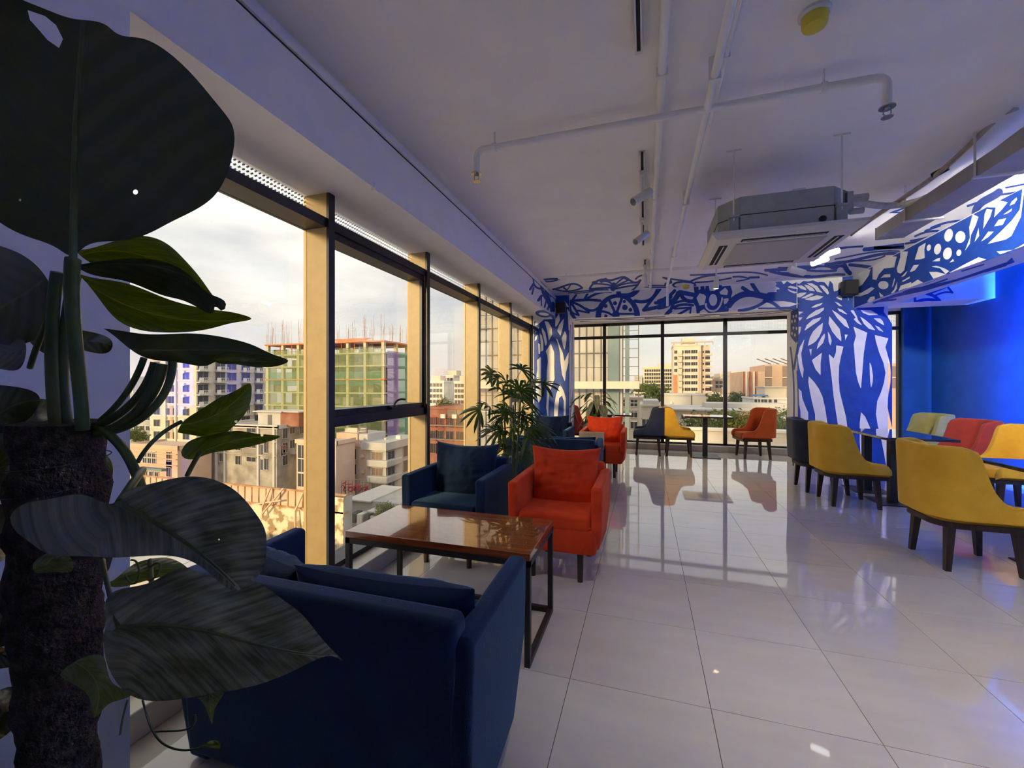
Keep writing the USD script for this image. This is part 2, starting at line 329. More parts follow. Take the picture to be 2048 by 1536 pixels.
# pillar front
whites = [poly(cA, p) for p in (
    [(110,745),(160,720),(240,735),(300,775),(220,770)], [(110,765),(190,800),(280,825),(215,850),(150,820)], [(270,720),(340,715),(400,750),(420,795),(330,770)],
    [(375,700),(450,715),(520,760),(555,810),(470,800),(420,755)], [(415,680),(500,680),(590,730),(630,790),(680,835),(580,815),(540,760)], [(620,710),(690,720),(750,780),(775,840),(750,860),(690,800)],
    [(215,870),(330,830),(425,825),(390,860),(320,905),(260,900)], [(320,920),(420,870),(480,840),(540,850),(470,890),(400,920)], [(380,935),(480,900),(580,870),(690,890),(620,935),(500,955)],
    [(880,910),(930,875),(980,860),(975,950),(930,935)], [(1065,890),(1085,930),(1075,965)], [(-60,960),(60,945),(180,945),(310,1000),(150,1050),(-60,1055)],
    [(480,1070),(560,1020),(680,985),(640,1030),(560,1060)], [(400,1255),(450,1190),(560,1110),(695,1060),(690,1100),(620,1160),(500,1215)], [(380,1435),(420,1340),(520,1250),(655,1215),(620,1270),(500,1350)],
    [(435,1669),(470,1536),(520,1440),(600,1360),(678,1300),(665,1420),(620,1520),(560,1600),(500,1640)], [(855,970),(920,990),(985,1045),(930,1040)], [(900,1070),(980,1100),(1075,1180),(1010,1160),(930,1120)],
    [(810,1095),(900,1150),(1040,1260),(1095,1400),(1010,1350),(900,1230)], [(775,1195),(850,1290),(940,1400),(965,1536),(965,1600),(900,1540),(820,1440),(765,1320)], [(750,1430),(790,1500),(815,1590),(795,1670),(765,1600)],
    [(290,1125),(370,1130),(300,1180)], [(285,1220),(355,1220),(310,1275)], [(285,1370),(335,1365),(320,1450),(285,1510)],
    [(1105,1110),(1160,1105),(1210,1200),(1230,1260),(1300,1350),(1220,1310),(1160,1250),(1190,1220)], [(1265,1105),(1430,1105),(1555,1180),(1400,1185),(1310,1150)], [(1255,1200),(1340,1255),(1430,1330),(1505,1425),(1400,1400),(1320,1320)],
    [(1470,1230),(1580,1235),(1620,1280),(1645,1350),(1540,1290)], [(1490,1340),(1560,1370),(1640,1455),(1550,1420)], [(1160,955),(1220,1020),(1355,1050),(1260,1060),(1190,1020)],
    [(1650,960),(1775,940),(1775,1340),(1700,1220),(1630,1130)], [(1290,980),(1400,1000),(1560,990),(1570,1060),(1450,1020),(1350,1010)])]
whites += [poly(cB, p) for p in (
    [(575,390),(600,290),(660,180),(710,125),(705,200),(680,280)], [(1020,150),(1070,155),(1025,240)], [(1155,25),(1375,120),(1350,250),(1320,450),(1300,700),(1285,900),(1275,1010),(1230,900),(1195,750),(1175,500),(1160,300),(1195,170)],
    [(1490,155),(1710,210),(1690,260),(1660,350),(1690,450),(1730,600),(1745,750),(1740,900),(1700,1150),(1695,1300),(1745,1536),(1760,1600),(1790,1690),(1790,1900),(1740,2140),(1690,2320),(1640,2040),(1580,1740),(1540,1590),(1510,1400),(1530,1200),(1590,1060),(1640,900),(1660,750),(1630,600),(1560,430),(1510,260)],
    [(1410,575),(1440,640),(1465,800),(1460,900),(1435,1000),(1420,900),(1412,700)], [(1275,1370),(1340,1440),(1420,1620),(1450,1780),(1450,2100),(1440,2440),(1290,2440),(1270,2100),(1255,1840),(1255,1540)],
    [(770,455),(845,525),(880,430),(885,320),(1000,340),(960,500),(930,650),(925,850),(940,1050),(990,1250),(1040,1450),(1060,1600),(1075,1960),(1100,2440),(960,2440),(1000,1880),(940,1690),(905,1536),(870,1300),(840,1100),(815,850),(790,650),(770,500)],
    [(500,555),(660,435),(640,600),(640,795),(560,700)], [(450,805),(540,900),(610,1000),(670,1130),(710,1300),(745,1536),(780,2440),(580,2440),(555,1536),(550,1400),(500,1200),(470,1050),(445,900)],
    [(280,480),(310,350),(390,205),(370,300),(335,450),(350,600),(375,700),(355,850),(310,700),(290,600)], [(285,990),(340,1050),(350,1150),(400,1280),(445,1380),(445,1700),(400,2440),(310,2440),(325,1536),(320,1350),(300,1250)], [(460,385),(500,375),(488,490)])]
whites = U(whites)
head = poly(cA, [(-10,640),(60,700),(110,650),(190,695),(260,665),(300,695),(370,645),(440,655),(520,635),(590,665),(640,660),(700,665),(760,740),(785,640),(830,690),(848,812),(900,800),(970,745),(990,540),(1070,540),(1110,500),(1170,540),(1170,1090),(1790,900),(1790,1600),(280,1600),(280,1120),(230,1090),(-10,1090)], 0)
body = Polygon(cB([(268,180),(1790,180),(1790,2500),(290,2500)]))
blue = U([head, body]).difference(whites)
paint(wp, blue, PY, (0, -1, 0), [(1593.5, 500), (1784, 500), (1784, 950), (1595, 985), (1595, 620)])
# pillar left cheek
PXp = lambda u, v: Px(u, v, 2.38)
cheek = U([Polygon([(1582, 600), (1597, 600), (1597, 680), (1592, 686), (1585, 678), (1581, 672)]).difference(U([ell(lambda p: p, 1, x, y, 1.8, 3.4) for x, y in ((1587, 633), (1592.5, 632), (1584, 643), (1590, 642), (1587, 656), (1593, 657), (1584, 667), (1590, 670))])),
           strk(lambda p: p, 1, [(1581, 695), (1586, 740), (1588, 840), (1588, 980)], 3.0), strk(lambda p: p, 1, [(1596, 690), (1588, 738)], 4), strk(lambda p: p, 1, [(1594, 742), (1597, 800), (1597, 980)], 2)])
paint(wp, cheek, PXp, (-1, 0, 0), [(1578, 600), (1600, 600), (1600, 1010), (1578, 1000)])
# beam between the columns
sD = 6.827
ring = ell(cD, sD, 1335, 775, 305, 312).difference(ell(cD, sD, 1335, 775, 228, 262))
D = [ring, ell(cD, sD, 1310, 745, 52, 50)] + [strk(cD, sD, p, w) for p, w in (
    ([(1310,745),(1212,530)], 36), ([(1310,745),(1392,520)], 36), ([(1090,700),(1200,720),(1290,775)], 30), ([(1320,735),(1570,735)], 28),
    ([(690,560),(800,550),(930,545),(1095,555)], 36), ([(700,570),(765,480)], 30), ([(880,535),(925,455)], 30), ([(920,525),(1100,445),(1240,430)], 32), ([(690,570),(760,680),(800,752)], 32),
    ([(720,580),(850,640),(940,712)], 32), ([(790,690),(940,720)], 26), ([(900,665),(990,690),(1065,655)], 34), ([(690,600),(700,700),(800,750)], 26), ([(680,700),(760,815)], 44), ([(610,520),(690,610)], 36),
    ([(1570,560),(1800,525),(1880,390)], 46), ([(1400,490),(1530,470),(1620,380)], 70), ([(1690,682),(1800,540),(1910,400)], 42), ([(1690,682),(1850,650),(2000,600),(2100,540)], 50), ([(1850,585),(1950,580),(2060,500)], 46),
    ([(1350,480),(1340,400)], 64), ([(2000,740),(2060,700)], 40), ([(560,590),(620,640)], 60))] + [ell(cD, sD, x, y, r, r) for x, y, r in ((1168,627,28), (1297,590,28), (1424,566,22), (1432,648,38), (1508,680,26), (1172,765,22))]
D = U(D)
blob = poly(cE, [(455,330),(560,325),(650,315),(830,330),(850,360),(960,350),(990,440),(970,500),(965,620),(890,640),(945,670),(930,705),(500,735),(490,640),(440,560),(470,450)])
ew = U([poly(cE, p) for p in ([(520,350),(550,345),(555,400),(530,410)], [(600,345),(628,340),(612,412)], [(660,345),(780,335),(770,400),(740,425),(680,420)], [(810,440),(890,375),(930,420),(920,480),(830,470)], [(865,530),(935,520),(940,590),(875,605)],
     [(497,520),(540,455),(600,470),(630,500),(605,610),(540,622)], [(440,730),(460,660),(490,655),(495,730)], [(545,700),(600,670),(660,720),(540,735)])] + [ell(cE, sD, 725, 545, 55, 82), strk(cE, sD, [(628,600),(660,680),(740,695),(810,640),(848,520)], 24)])
Eb = U([blob.difference(ew)] + [strk(cE, sD, p, w) for p, w in (
    ([(270,440),(480,480)], 60), ([(200,590),(300,560),(470,570)], 32), ([(60,770),(200,640),(450,620)], 36), ([(200,665),(400,650)], 26), ([(250,745),(420,650)], 32), ([(280,450),(340,540),(470,560)], 54), ([(180,620),(165,640),(285,450)], 34),
    ([(-20,650),(100,620),(245,450)], 54), ([(-20,560),(80,520),(200,420)], 44), ([(410,740),(420,650)], 24), ([(940,620),(1050,510),(1170,465),(1350,480),(1550,520),(1800,520),(2000,600)], 84), ([(1500,500),(1750,510),(2048,600)], 120),
    ([(1130,380),(1220,440)], 50), ([(1210,240),(1260,330),(1340,450)], 54), ([(1080,690),(1250,660),(1430,570)], 42), ([(1420,560),(1560,600),(1650,670),(1920,600)], 44), ([(1350,660),(1610,660)], 22), ([(1600,270),(1640,330),(1720,500)], 74), ([(1610,420),(1660,440)], 40), ([(1600,350),(1650,370)], 40), ([(1700,450),(1960,560)], 90))])
beamclip = [(1140, 560), (1594, 545), (1594, 640), (1140, 660)]
paint(bb, U([D, Eb, head.difference(whites)]), PY, (0, -1, 0), [(1139.5, 589), (1593, 561), (1593, 618.6), (1139.5, 637.5)])
PZu = lambda u, v: Pz(u, v, SOF - .01)
I_ = lambda p: p
paint(bb, U([strk(I_, 1, p, w) for p, w in (([(1150, 640), (1260, 636), (1330, 633)], 1.6), ([(1160, 643.5), (1240, 641.5), (1300, 637)], 1.6), ([(1200, 638), (1280, 640)], 1.6), ([(1290, 636), (1380, 634), (1430, 629)], 1.8), ([(1340, 637), (1420, 633)], 1.5), ([(1400, 629.5), (1500, 626), (1590, 619)], 1.8), ([(1440, 631), (1530, 628), (1580, 622)], 1.7), ([(1480, 628.5), (1540, 624)], 1.3))]), PZu, (0, 0, -1), [(1139, 637.5), (1593, 618.6), (1593, 626), (1139, 645)])
# corner column: front and cheek
sH = 5.12
cw = U([poly(cH, p) for p in (
    [(150,60),(165,0),(150,-20),(240,-40),(240,0),(180,50)], [(150,135),(160,100),(195,75),(180,110)], [(250,10),(290,20),(325,80),(330,150),(295,215),(280,120),(265,60)], [(225,75),(260,130),(278,230),(262,270),(245,200),(222,110)],
    [(200,130),(225,160),(240,230),(238,310),(218,325),(212,230)], [(150,220),(155,175),(180,150),(170,200)], [(185,235),(205,250),(210,310),(205,345),(190,350)],
    [(262,320),(315,240),(350,330),(352,420),(350,480),(355,600),(325,680),(300,760),(293,850),(290,960),(300,1100),(300,1600),(275,1600),(285,1010),(268,900),(275,760),(270,640),(275,520),(285,430),(278,360)],
    [(365,180),(385,200),(410,270),(440,340),(455,425),(500,320),(495,440),(470,540),(460,635),(430,560),(415,440),(408,330),(390,250)], [(360,50),(362,-10),(400,-70),(410,0),(385,50),(365,75)], [(380,110),(400,50),(450,-20),(440,70),(415,165)], [(425,190),(460,110),(478,160),(470,250),(455,310),(440,260)],
    [(175,410),(215,375),(215,500),(212,640),(222,740),(215,810),(190,850),(165,760),(160,640),(178,500)], [(345,1600),(350,880),(370,760),(410,655),(450,730),(468,800),(465,1600),(440,1600),(448,830),(430,775),(400,800),(385,1000),(385,1600)])])
cblue = Polygon(cH([(140,20),(220,-10),(300,-60),(380,-80),(345,-180),(330,-330),(500,-330),(512,0),(505,1600),(148,1600)])).difference(cw).difference(U([poly(cD, [(600,560),(640,590),(670,640),(640,640)]), poly(cD, [(640,660),(680,720),(690,830),(665,1000),(655,760)])]))
paint(wc, U([cblue, strk(cD, sD, [(470,420),(560,380)], 40), strk(cD, sD, [(560,470),(660,460)], 30)]), PY, (0, -1, 0), [(1067, 640), (1110, 628), (1110.5, 592), (1139, 590), (1139, 950), (1067, 960)])
PXc = lambda u, v: Px(u, v, -1.37)
paint(wc, U([strk(lambda p: p, 1, p, w) for p, w in (([(1141, 650), (1142.5, 720), (1141.5, 800), (1142, 940)], 1.8), ([(1145.5, 645), (1145, 700), (1146, 800), (1145, 940)], 1.4), ([(1148, 660), (1148.4, 940)], 1.0), ([(1146, 780), (1141, 830)], 2))]), PXc, (1, 0, 0), [(1139.6, 600), (1150, 600), (1150, 960), (1139.6, 960)])
# end of the soffit: twig with leaves on its face and under it
PXf = lambda u, v: Px(u, v, XF)
tw = U([strk(cD, sD, p, w) for p, w in (([(172,200),(188,320)], 18), ([(185,320),(220,370),(300,395)], 26), ([(138,400),(182,330)], 32), ([(165,465),(186,380)], 22), ([(285,310),(310,430),(350,520),(410,590)], 38), ([(330,330),(345,430)], 16), ([(360,450),(390,560),(440,660)], 62),
    ([(390,400),(420,500)], 20), ([(250,550),(292,490)], 36), ([(290,510),(292,630)], 16), ([(335,645),(362,540)], 22), ([(370,690),(400,610)], 26), ([(445,600),(455,680)], 60), ([(415,640),(430,760)], 18), ([(300,310),(350,370)], 30))])
paint(t1, tw, PXf, (1, 0, 0), [(1050, 530), (1109.5, 591), (1109.5, 629), (1060, 598), (1050, 590)])
PZs = lambda u, v: Pz(u, v, SOF)
paint(t1, U([ell(cD, sD, 320, 735, 112, 48, 8).difference(ell(cD, sD, 325, 738, 70, 22, 8)), strk(cD, sD, [(420,740),(470,800)], 40)]), PZs, (0, 0, -1), [(1060, 605), (1109, 632), (1109, 640), (1070, 640), (1060, 632)])
# ceiling in front of the beam
PZc = lambda u, v: Pz(u, v, CEIL)
cf = [strk(cD, sD, p, w) for p, w in (
    ([(950,392),(1010,315),(1140,265),(1240,275),(1430,235),(1480,262),(1645,275)], 26), ([(1645,275),(1590,360),(1480,445)], 24), ([(1290,370),(1150,380),(960,395)], 26), ([(1290,360),(1150,330),(1010,325)], 20), ([(1270,340),(1190,290),(1130,290)], 24), ([(1290,350),(1350,290),(1420,240)], 22),
    ([(1300,360),(1400,310),(1490,270)], 20), ([(1300,375),(1450,320),(1570,310)], 20), ([(1310,390),(1460,360),(1590,340)], 22), ([(1280,340),(1270,390)], 70), ([(1580,260),(1620,225),(1660,210)], 22), ([(1000,310),(1040,300)], 40), ([(1110,290),(1170,265)], 44), ([(1430,240),(1470,262)], 40),
    ([(450,400),(560,370),(720,325),(850,380)], 24), ([(480,400),(560,420),(850,380)], 20), ([(600,380),(640,410)], 24), ([(690,340),(650,400)], 16), ([(310,270),(430,258),(540,258)], 24), ([(320,290),(430,290),(540,258)], 22), ([(1695,345),(1990,350)], 18), ([(1700,370),(1990,375)], 14), ([(1960,240),(2060,280)], 24), ([(1990,330),(2060,300)], 40), ([(660,450),(900,420),(1200,405)], 16), ([(740,460),(1000,430)], 14))]
cf += [strk(cE, sD, p, w) for p, w in (([(415,205),(740,190),(1000,170),(1200,165),(1465,207)], 20), ([(430,285),(600,225),(745,205)], 26), ([(480,305),(700,290),(970,245)], 20), ([(1000,230),(1150,235),(1215,255)], 22), ([(1045,292),(1200,262)], 16), ([(1220,240),(1350,235)], 28), ([(1440,140),(1600,130),(1900,115),(2048,108)], 36),
    ([(1500,150),(1700,195),(1850,215),(2048,225)], 40), ([(1620,160),(1850,155)], 26), ([(40,240),(200,265),(420,295)], 22), ([(100,330),(130,260)], 40))]
cf += [ell(cE, sD, 330, 340, 165, 56).difference(ell(cE, sD, 330, 343, 135, 34))]
cf += [strk(cA, 7.877, p, w) for p, w in (([(-10,450),(250,440),(450,425),(830,425),(1020,400)], 56), ([(-10,500),(250,560),(480,580),(870,545),(1010,545)], 40), ([(400,470),(700,490),(880,480)], 34), ([(720,385),(1000,350),(1250,300),(1500,240),(1850,215)], 44), ([(870,300),(1100,255),(1300,215),(1500,185),(1880,175)], 22), ([(830,360),(1150,330),(1400,320),(1650,250)], 22),
    ([(900,130),(1100,100),(1290,90)], 50), ([(1330,150),(1600,120),(2060,60)], 62), ([(1020,400),(1060,480),(1100,520)], 70), ([(800,430),(1050,440)], 60), ([(1100,390),(1300,410),(1450,430)], 50))]
cf = U(cf).difference(U([ell(cA, 7.877, 680, 450, 120, 22), ell(cA, 7.877, 955, 455, 50, 26), ell(cA, 7.877, 100, 495, 110, 10), ell(cA, 7.877, 640, 525, 200, 14)]))
paint(ce, cf, PZc, (0, 0, -1), [(1085, 556), (1112, 589.5), (1140, 588), (1594, 559.5), (1706, 551), (1808, 499), (1808, 484), (1600, 500), (1085, 540)])
cf2 = U([strk(cF, sD, p, w) for p, w in (([(430,1005),(540,985),(720,955)], 26), ([(500,965),(680,930),(840,885)], 22), ([(560,905),(700,850),(880,830)], 26), ([(780,790),(1000,715),(1250,690)], 28), ([(1280,490),(1460,430)], 30), ([(1380,600),(1450,460),(1600,370),(1710,300)], 100), ([(1740,335),(2060,285)], 24), ([(1800,240),(2060,190)], 18),
    ([(140,578),(300,560),(480,490),(620,460)], 20), ([(340,512),(480,480),(620,470)], 20), ([(260,580),(420,575)], 14), ([(700,830),(900,760)], 26), ([(-20,1060),(400,1060)], 40))])
paint(ce, cf2, PZc, (0, 0, -1), [(1748, 528), (2090, 353), (2090, 280), (1748, 440)])
# inner face of the long beam
PXb = lambda u, v: Px(u, v, XB0)
fw = [poly(cA, p, .4) for p in ([(1100,480),(1430,460),(1400,560),(1300,700),(1240,740),(1170,760),(1160,540)], [(1215,400),(1840,262),(1810,400),(1800,432),(1650,440),(1560,540),(1520,630),(1462,620),(1540,405)], [(1895,180),(2020,180),(1960,480),(1900,530),(1850,510),(1840,450),(1895,270)], [(1575,605),(1640,545),(1740,535),(1740,585),(1640,590)],
    [(1100,850),(1280,830),(1440,740),(1495,760),(1400,840),(1260,890),(1150,885)], [(1370,970),(1420,900),(1490,885),(1500,930),(1420,980)], [(1560,820),(1640,885),(1580,905)], [(1760,750),(1800,600),(1815,620),(1790,720)], [(1740,845),(1800,780),(1850,640),(1845,760),(1800,830)], [(1920,590),(2020,480),(1970,560)], [(1915,650),(2048,570),(2048,600),(1950,655)], [(1865,805),(1900,720),(2070,660),(2070,730)])]
fw += [ell(cA, 7.877, 1630, 710, 82, 66)]
fw += [poly(cF, p, .3) for p in ([(555,1225),(610,1050),(710,990),(690,1080),(695,1200),(640,1220)], [(1240,1110),(1310,920),(1300,780),(1350,600),(1430,640),(1390,760),(1330,880),(1310,1010)], [(1490,810),(1510,600),(1540,530),(1620,540),(1590,640)], [(1550,510),(1640,400),(1830,440),(1750,540),(1640,650),(1660,510)],
    [(1850,490),(1880,430),(1950,370),(1960,400),(1920,460)], [(1760,610),(1890,520),(1880,560),(1810,600)], [(1640,770),(1700,680),(1810,655),(1760,750)], [(1460,980),(1560,840),(1640,840),(1560,920)], [(1370,990),(1430,780),(1440,900)], [(1550,1010),(1720,850),(1880,690),(1990,540),(2030,240),(2060,240),(2010,640),(1880,900),(1800,950)],
    [(1030,1400),(1250,1280),(1430,1190),(1540,1220),(1100,1450)], [(1670,1110),(1900,1090),(2060,1000),(2060,1060),(1720,1150)], [(780,1320),(850,1305),(960,1340),(1030,1380),(980,1420),(900,1340)], [(750,1390),(860,1390),(1000,1425),(820,1500)], [(490,1385),(540,1300),(620,1290),(560,1370),(510,1392)], [(365,1465),(460,1370),(420,1440)], [(370,1540),(500,1450),(430,1510)],
    [(790,1250),(860,1210),(910,1195),(900,1245)], [(1030,1265),(1080,1212),(1100,1245)], [(420,1640),(500,1560),(600,1495),(680,1540)], [(-20,1180),(310,1180),(280,1330),(100,1350),(30,1450),(-20,1500)])]
fw += [ell(cF, sD, x, y, rx, ry, 15) for x, y, rx, ry in ((750,1060,30,45), (870,1080,48,75), (1005,1140,60,84), (1180,915,70,82), (1160,1130,35,45), (1020,890,58,90))]
fb = Polygon([(1700, 540), (1708, 551), (2110, 340), (2110, 480), (1754, 600), (1709, 618)]).difference(U(fw))
paint(lb, fb, PXb, (-1, 0, 0), [(1708.5, 552.6), (2100, 349), (2100, 477), (1754, 598), (1708.5, 615.5)])
for k in (1, 2): paint(lb, fb, lambda u, v: PXb(u, v) - np.array([0, 3.66 * k, 0]), (-1, 0, 0), [(1708.5, 552.6), (2100, 349), (2100, 477), (1754, 598), (1708.5, 615.5)])
PZb = lambda u, v: Pz(u, v, ZB)
ub = U([strk(cG, sD, p, w) for p, w in (([(0,580),(250,500),(700,400),(1300,220),(1900,20)], 34), ([(100,520),(500,420),(1000,260)], 20), ([(400,420),(900,330),(1400,200)], 30), ([(700,310),(860,250)], 30), ([(1200,150),(1500,60)], 16), ([(1500,150),(1800,60),(1880,-10)], 36), ([(60,560),(300,540)], 26), ([(1000,330),(1250,260)], 16))])
paint(lb, ub, PZb, (0, 0, -1), [(1712, 617), (1754, 601), (2090, 482), (2090, 508), (1800, 597), (1740, 618)])
PYc = lambda u, v: Py(u, v, YC)
paint(cb, U([strk(cG, sD, p, w) for p, w in (([(555,500),(565,590)], 34), ([(560,580),(720,540),(900,570)], 40), ([(720,460),(830,500),(900,560)], 40), ([(830,490),(1020,440),(1070,445)], 24), ([(1000,360),(1070,445)], 28), ([(740,460),(860,420),(1000,360)], 26))]), PYc, (0, -1, 0), [(1787, 597), (1990, 545), (1990, 594), (1880, 602), (1787, 606)])
# ------------------------------------------------------------------ things on the ceiling
def spot(name, label, pos, tip, top, lit=0, group=None, r=.034, col=(1, .97, .9), mat=None, L=.17):
    """Cylinder spotlight: its adapter on the track or ceiling, a stem, the can, and its lamp inside."""
    pos, tip = np.array(pos, float), np.array(tip, float); d = (tip - pos) / np.linalg.norm(tip - pos)
    t = thing(name, label, 'spotlight', (pos[0], pos[1], top), group)
    add(t, 'adapter', rbox(pos[0] - .022, pos[0] + .022, pos[1] - .06, pos[1] + .06, top - .035, top, .006, False), M['plastic_w'], 40)
    add(t, 'stem', tube([(pos[0], pos[1], top - .03), pos], .011, 8), M['plastic_w'], 40)
    a, b = pos - d * L * .45, pos + d * L * .55
    prof = np.array([[0, 0], [r, 0], [r, L], [r * .88, L], [r * .88, L - .075], [0, L - .075]])
    m = trimesh.creation.revolve(prof, sections=24); T = trimesh.geometry.align_vectors([0, 0, 1], d); T[:3, 3] = a; m.apply_transform(T)
    c = add(t, 'can', m, mat or M['plastic_w'], 30)
    disc = trimesh.creation.cylinder(radius=r * .86, height=.004, sections=24); T2 = T.copy(); T2[:3, 3] = a + d * (L - .068); disc.apply_transform(T2)
    add(t, 'lens', disc, emit(f'lamp_{_names[("/World", name)]}_{name}', col, lit) if lit else M['chrome'])
    return t
def track(label, x, y0, y1):
    t = thing('lighting_track', label, 'lighting track', (x, y0, CEIL))
    add(t, 'rail', cat_([bx(x - .018, x - .009, y0, y1, CEIL - .034, CEIL), bx(x + .009, x + .018, y0, y1, CEIL - .034, CEIL), bx(x - .018, x + .018, y0, y1, CEIL - .008, CEIL)]), M['plastic_w'])
    add(t, 'slot', bx(x - .009, x + .009, y0, y1, CEIL - .028, CEIL - .008), M['slot'])
    add(t, 'end_cap', bx(x - .018, x + .018, y1, y1 + .02, CEIL - .034, CEIL), M['plastic_w'])
track('white ceiling track with a black slot at the top edge of the photo', -.03, -1.6, 2.2)
track('white ceiling track holding the spotlights above the red armchair', -.02, 3.2, 5.3)
spot('spotlight', 'white cylinder spotlight nearest on the middle track, tilted left', (-.02, 3.48, 2.86), (-.16, 3.36, 2.74), CEIL - .034, L=.2)
spot('spotlight', 'second white cylinder spotlight on the middle track, behind the tilted one', (-.03, 4.45, 2.86), (-.17, 4.3, 2.72), CEIL - .034, L=.2)
track('short white ceiling track in front of the painted beam', 0.0, 6.0, 7.2)
spot('spotlight', 'white spotlight on the short track close to the painted beam', (0.0, 6.2, 2.84), (0.02, 6.35, 2.66), CEIL - .034, lit=1500, col=(1, .80, .45))
spot('spotlight', 'small white spotlight hanging just before the big painted flower', (.97, 6.6, 2.83), (.97, 6.62, 2.7), CEIL, lit=1500, col=(1, .80, .45))
GLOW = emit('can_body_glow', (1, .98, .94), 2.2)  # can bodies emit, imitating the glare of brightly lit white housings
spot('spotlight', 'left one of two glowing spotlights under the right edge of the air conditioner', P(1638, 523, 4.75), P(1648, 505, 4.75) + np.array([.25, .02, 0]), CEIL, lit=420, r=.03, mat=GLOW)
spot('spotlight', 'right one of two glowing spotlights under the right edge of the air conditioner', P(1658, 507, 4.4), P(1668, 490, 4.4) + np.array([.25, .02, 0]), CEIL, lit=420, r=.03, mat=GLOW)
spot('spotlight', 'unlit white spotlight between the air conditioner and the painted leaf', P(1592, 541, 5.3), P(1618, 549, 5.3), CEIL, r=.04, L=.2)
for x, y, lab in ((1.9, 1.2, 'unseen white downlight right of the camera, placed to light the near floor'), (2.6, 2.5, 'unseen white downlight near the hanging trunking, placed to light the floor'), (1.1, 1.0, 'unseen white downlight overhead left of the other two, past the top edge'), (-.03, 1.4, 'unseen white downlight on the near track, just past the top edge')):
    spot('spotlight', lab, (x, y, 2.86), (x + .04, y + .05, 2.70), CEIL - (.034 if x < 0 else 0), lit=1700, col=(1, .90, .78))  # downlights out of view, placed to raise the light level in the room
for i, (y, lab) in enumerate(((3.25, 'first unseen wall-washer spotlight past the frame aimed at the painted beam'), (2.2, 'second unseen wall-washer spotlight aimed at the painted beam'), (1.0, 'third unseen wall-washer spotlight aimed at the painted beam'), (-.3, 'last unseen wall-washer spotlight aimed at the painted beam, behind the camera'))):
    spot('spotlight', lab, (2.50, y, 2.80), (3.13, y + (1.1 if i == 0 else .3), 2.66), CEIL, lit=8000, r=.045, col=(1, .93, .84))  # washers out of view, placed to light the beam and through it the room

def pipe_x(label, y, z, xa, xb, heads):
    t = thing('sprinkler_pipe', label, 'pipe', (xa, y, z)); R = .021
    pts = []
    if heads[0]: pts += [(xa, y, z - .15), (xa, y, z - .05)] + [(xa + .05 * (1 - math.cos(a)), y, z - .05 + .05 * math.sin(a)) for a in np.linspace(.2, 1.57, 6)]
    else: pts += [(xa, y, z)]
    if heads[1]: pts += [(xb - .05 * (1 - math.sin(a)), y, z - .05 + .05 * math.cos(a)) for a in np.linspace(0, 1.4, 6)] + [(xb, y, z - .05), (xb, y, z - .15)]
    else: pts += [(xb, y, z)]
    add(t, 'pipe_run', tube(pts, R, 14), M['white'], 40)
    for x in np.arange(xa + .12, xb, 1.9) if not heads[1] else (xa + .13, xb - .28):
        add(t, 'hanger', cat_([tube([(x, y, CEIL), (x, y, z + .02)], .006, 6), lathe([[0, -.012], [.028, -.012], [.028, .012], [0, .012]], (0, 0, 0)).apply_transform(trimesh.transformations.rotation_matrix(math.pi / 2, [0, 1, 0])).apply_translation([x, y, z])]), M['white'])
    for x in [xa] * heads[0] + [xb] * heads[1]:
        h = add(t, 'sprinkler_head', cat_([lathe([[0, 0], [.014, 0], [.014, -.02], [.008, -.03], [0, -.03]], (x, y, z - .15)), tube([(x - .015, y, z - .165), (x - .017, y, z - .195), (x, y, z - .212)], .003, 6), tube([(x + .015, y, z - .165), (x + .017, y, z - .195), (x, y, z - .212)], .003, 6)]), M['chrome'], 40)
        add(h, 'deflector', lathe([[0, 0], [.026, 0], [.026, .003], [0, .003]], (x, y, z - .215), 12), M['chrome'], 30)
        add(h, 'escutcheon', lathe([[.012, 0], [.036, 0], [.036, .006], [.012, .006]], (x, y, z - .165), 20), M['chrome'], 30)
pipe_x('white sprinkler pipe with a chrome head at each end, crossing the near ceiling', 2.67, 2.975, -1.1, 1.2, (1, 1))
pipe_x('white sprinkler pipe along the far ceiling in front of the painted beam', 6.25, 2.975, -1.25, .75, (0, 0))
def conduit(label, x, z, r, y0, y1, drop=0):
    t = thing('conduit', label, 'conduit', (x, y0, z))
    pts = [(x, y0, z), (x, y1, z)] + ([(x, y1 + .03, z - .03), (x, y1 + .03, z - drop)] if drop else [])
    add(t, 'tube', tube(pts, r, 12), M['white'], 40)
    for y in np.arange(y0 + .7, y1, 1.6): add(t, 'clip', bx(x - r - .008, x + r + .008, y - .012, y + .012, z - r - .002, CEIL), M['white'])
conduit('wide white conduit along the ceiling right beside the lighting tracks', .088, 3.05, .022, -1.5, 7.9)
conduit('white pipe on the ceiling between the wide conduit and the air conditioner', .345, 2.975, .021, -1.5, 7.2, .34)
conduit('thin white cable tube along the near ceiling left of the yellow cap', .40, 3.063, .009, -1.5, 3.0)
def detector(label, x, y, r):
    t = thing('smoke_detector', label, 'smoke detector', (x, y, CEIL))
    add(t, 'base', lathe([[0, 0], [r * 1.25, 0], [r * 1.25, -.012], [r * 1.1, -.022], [0, -.022]], (x, y, CEIL), 28), M['plastic_w'], 30)
    add(t, 'dust_cover', lathe([[r, -.02], [r, -.055], [r * .9, -.068], [r * .5, -.075], [0, -.076]], (x, y, CEIL), 28), M['yellow'], 40)
detector('white smoke detector with a yellow dust cap on the near ceiling', .74, 2.25, .052)
_p = Pz(1372, 572, CEIL - .03); detector('small yellow-capped smoke detector above the painted flower', _p[0], _p[1], .052)

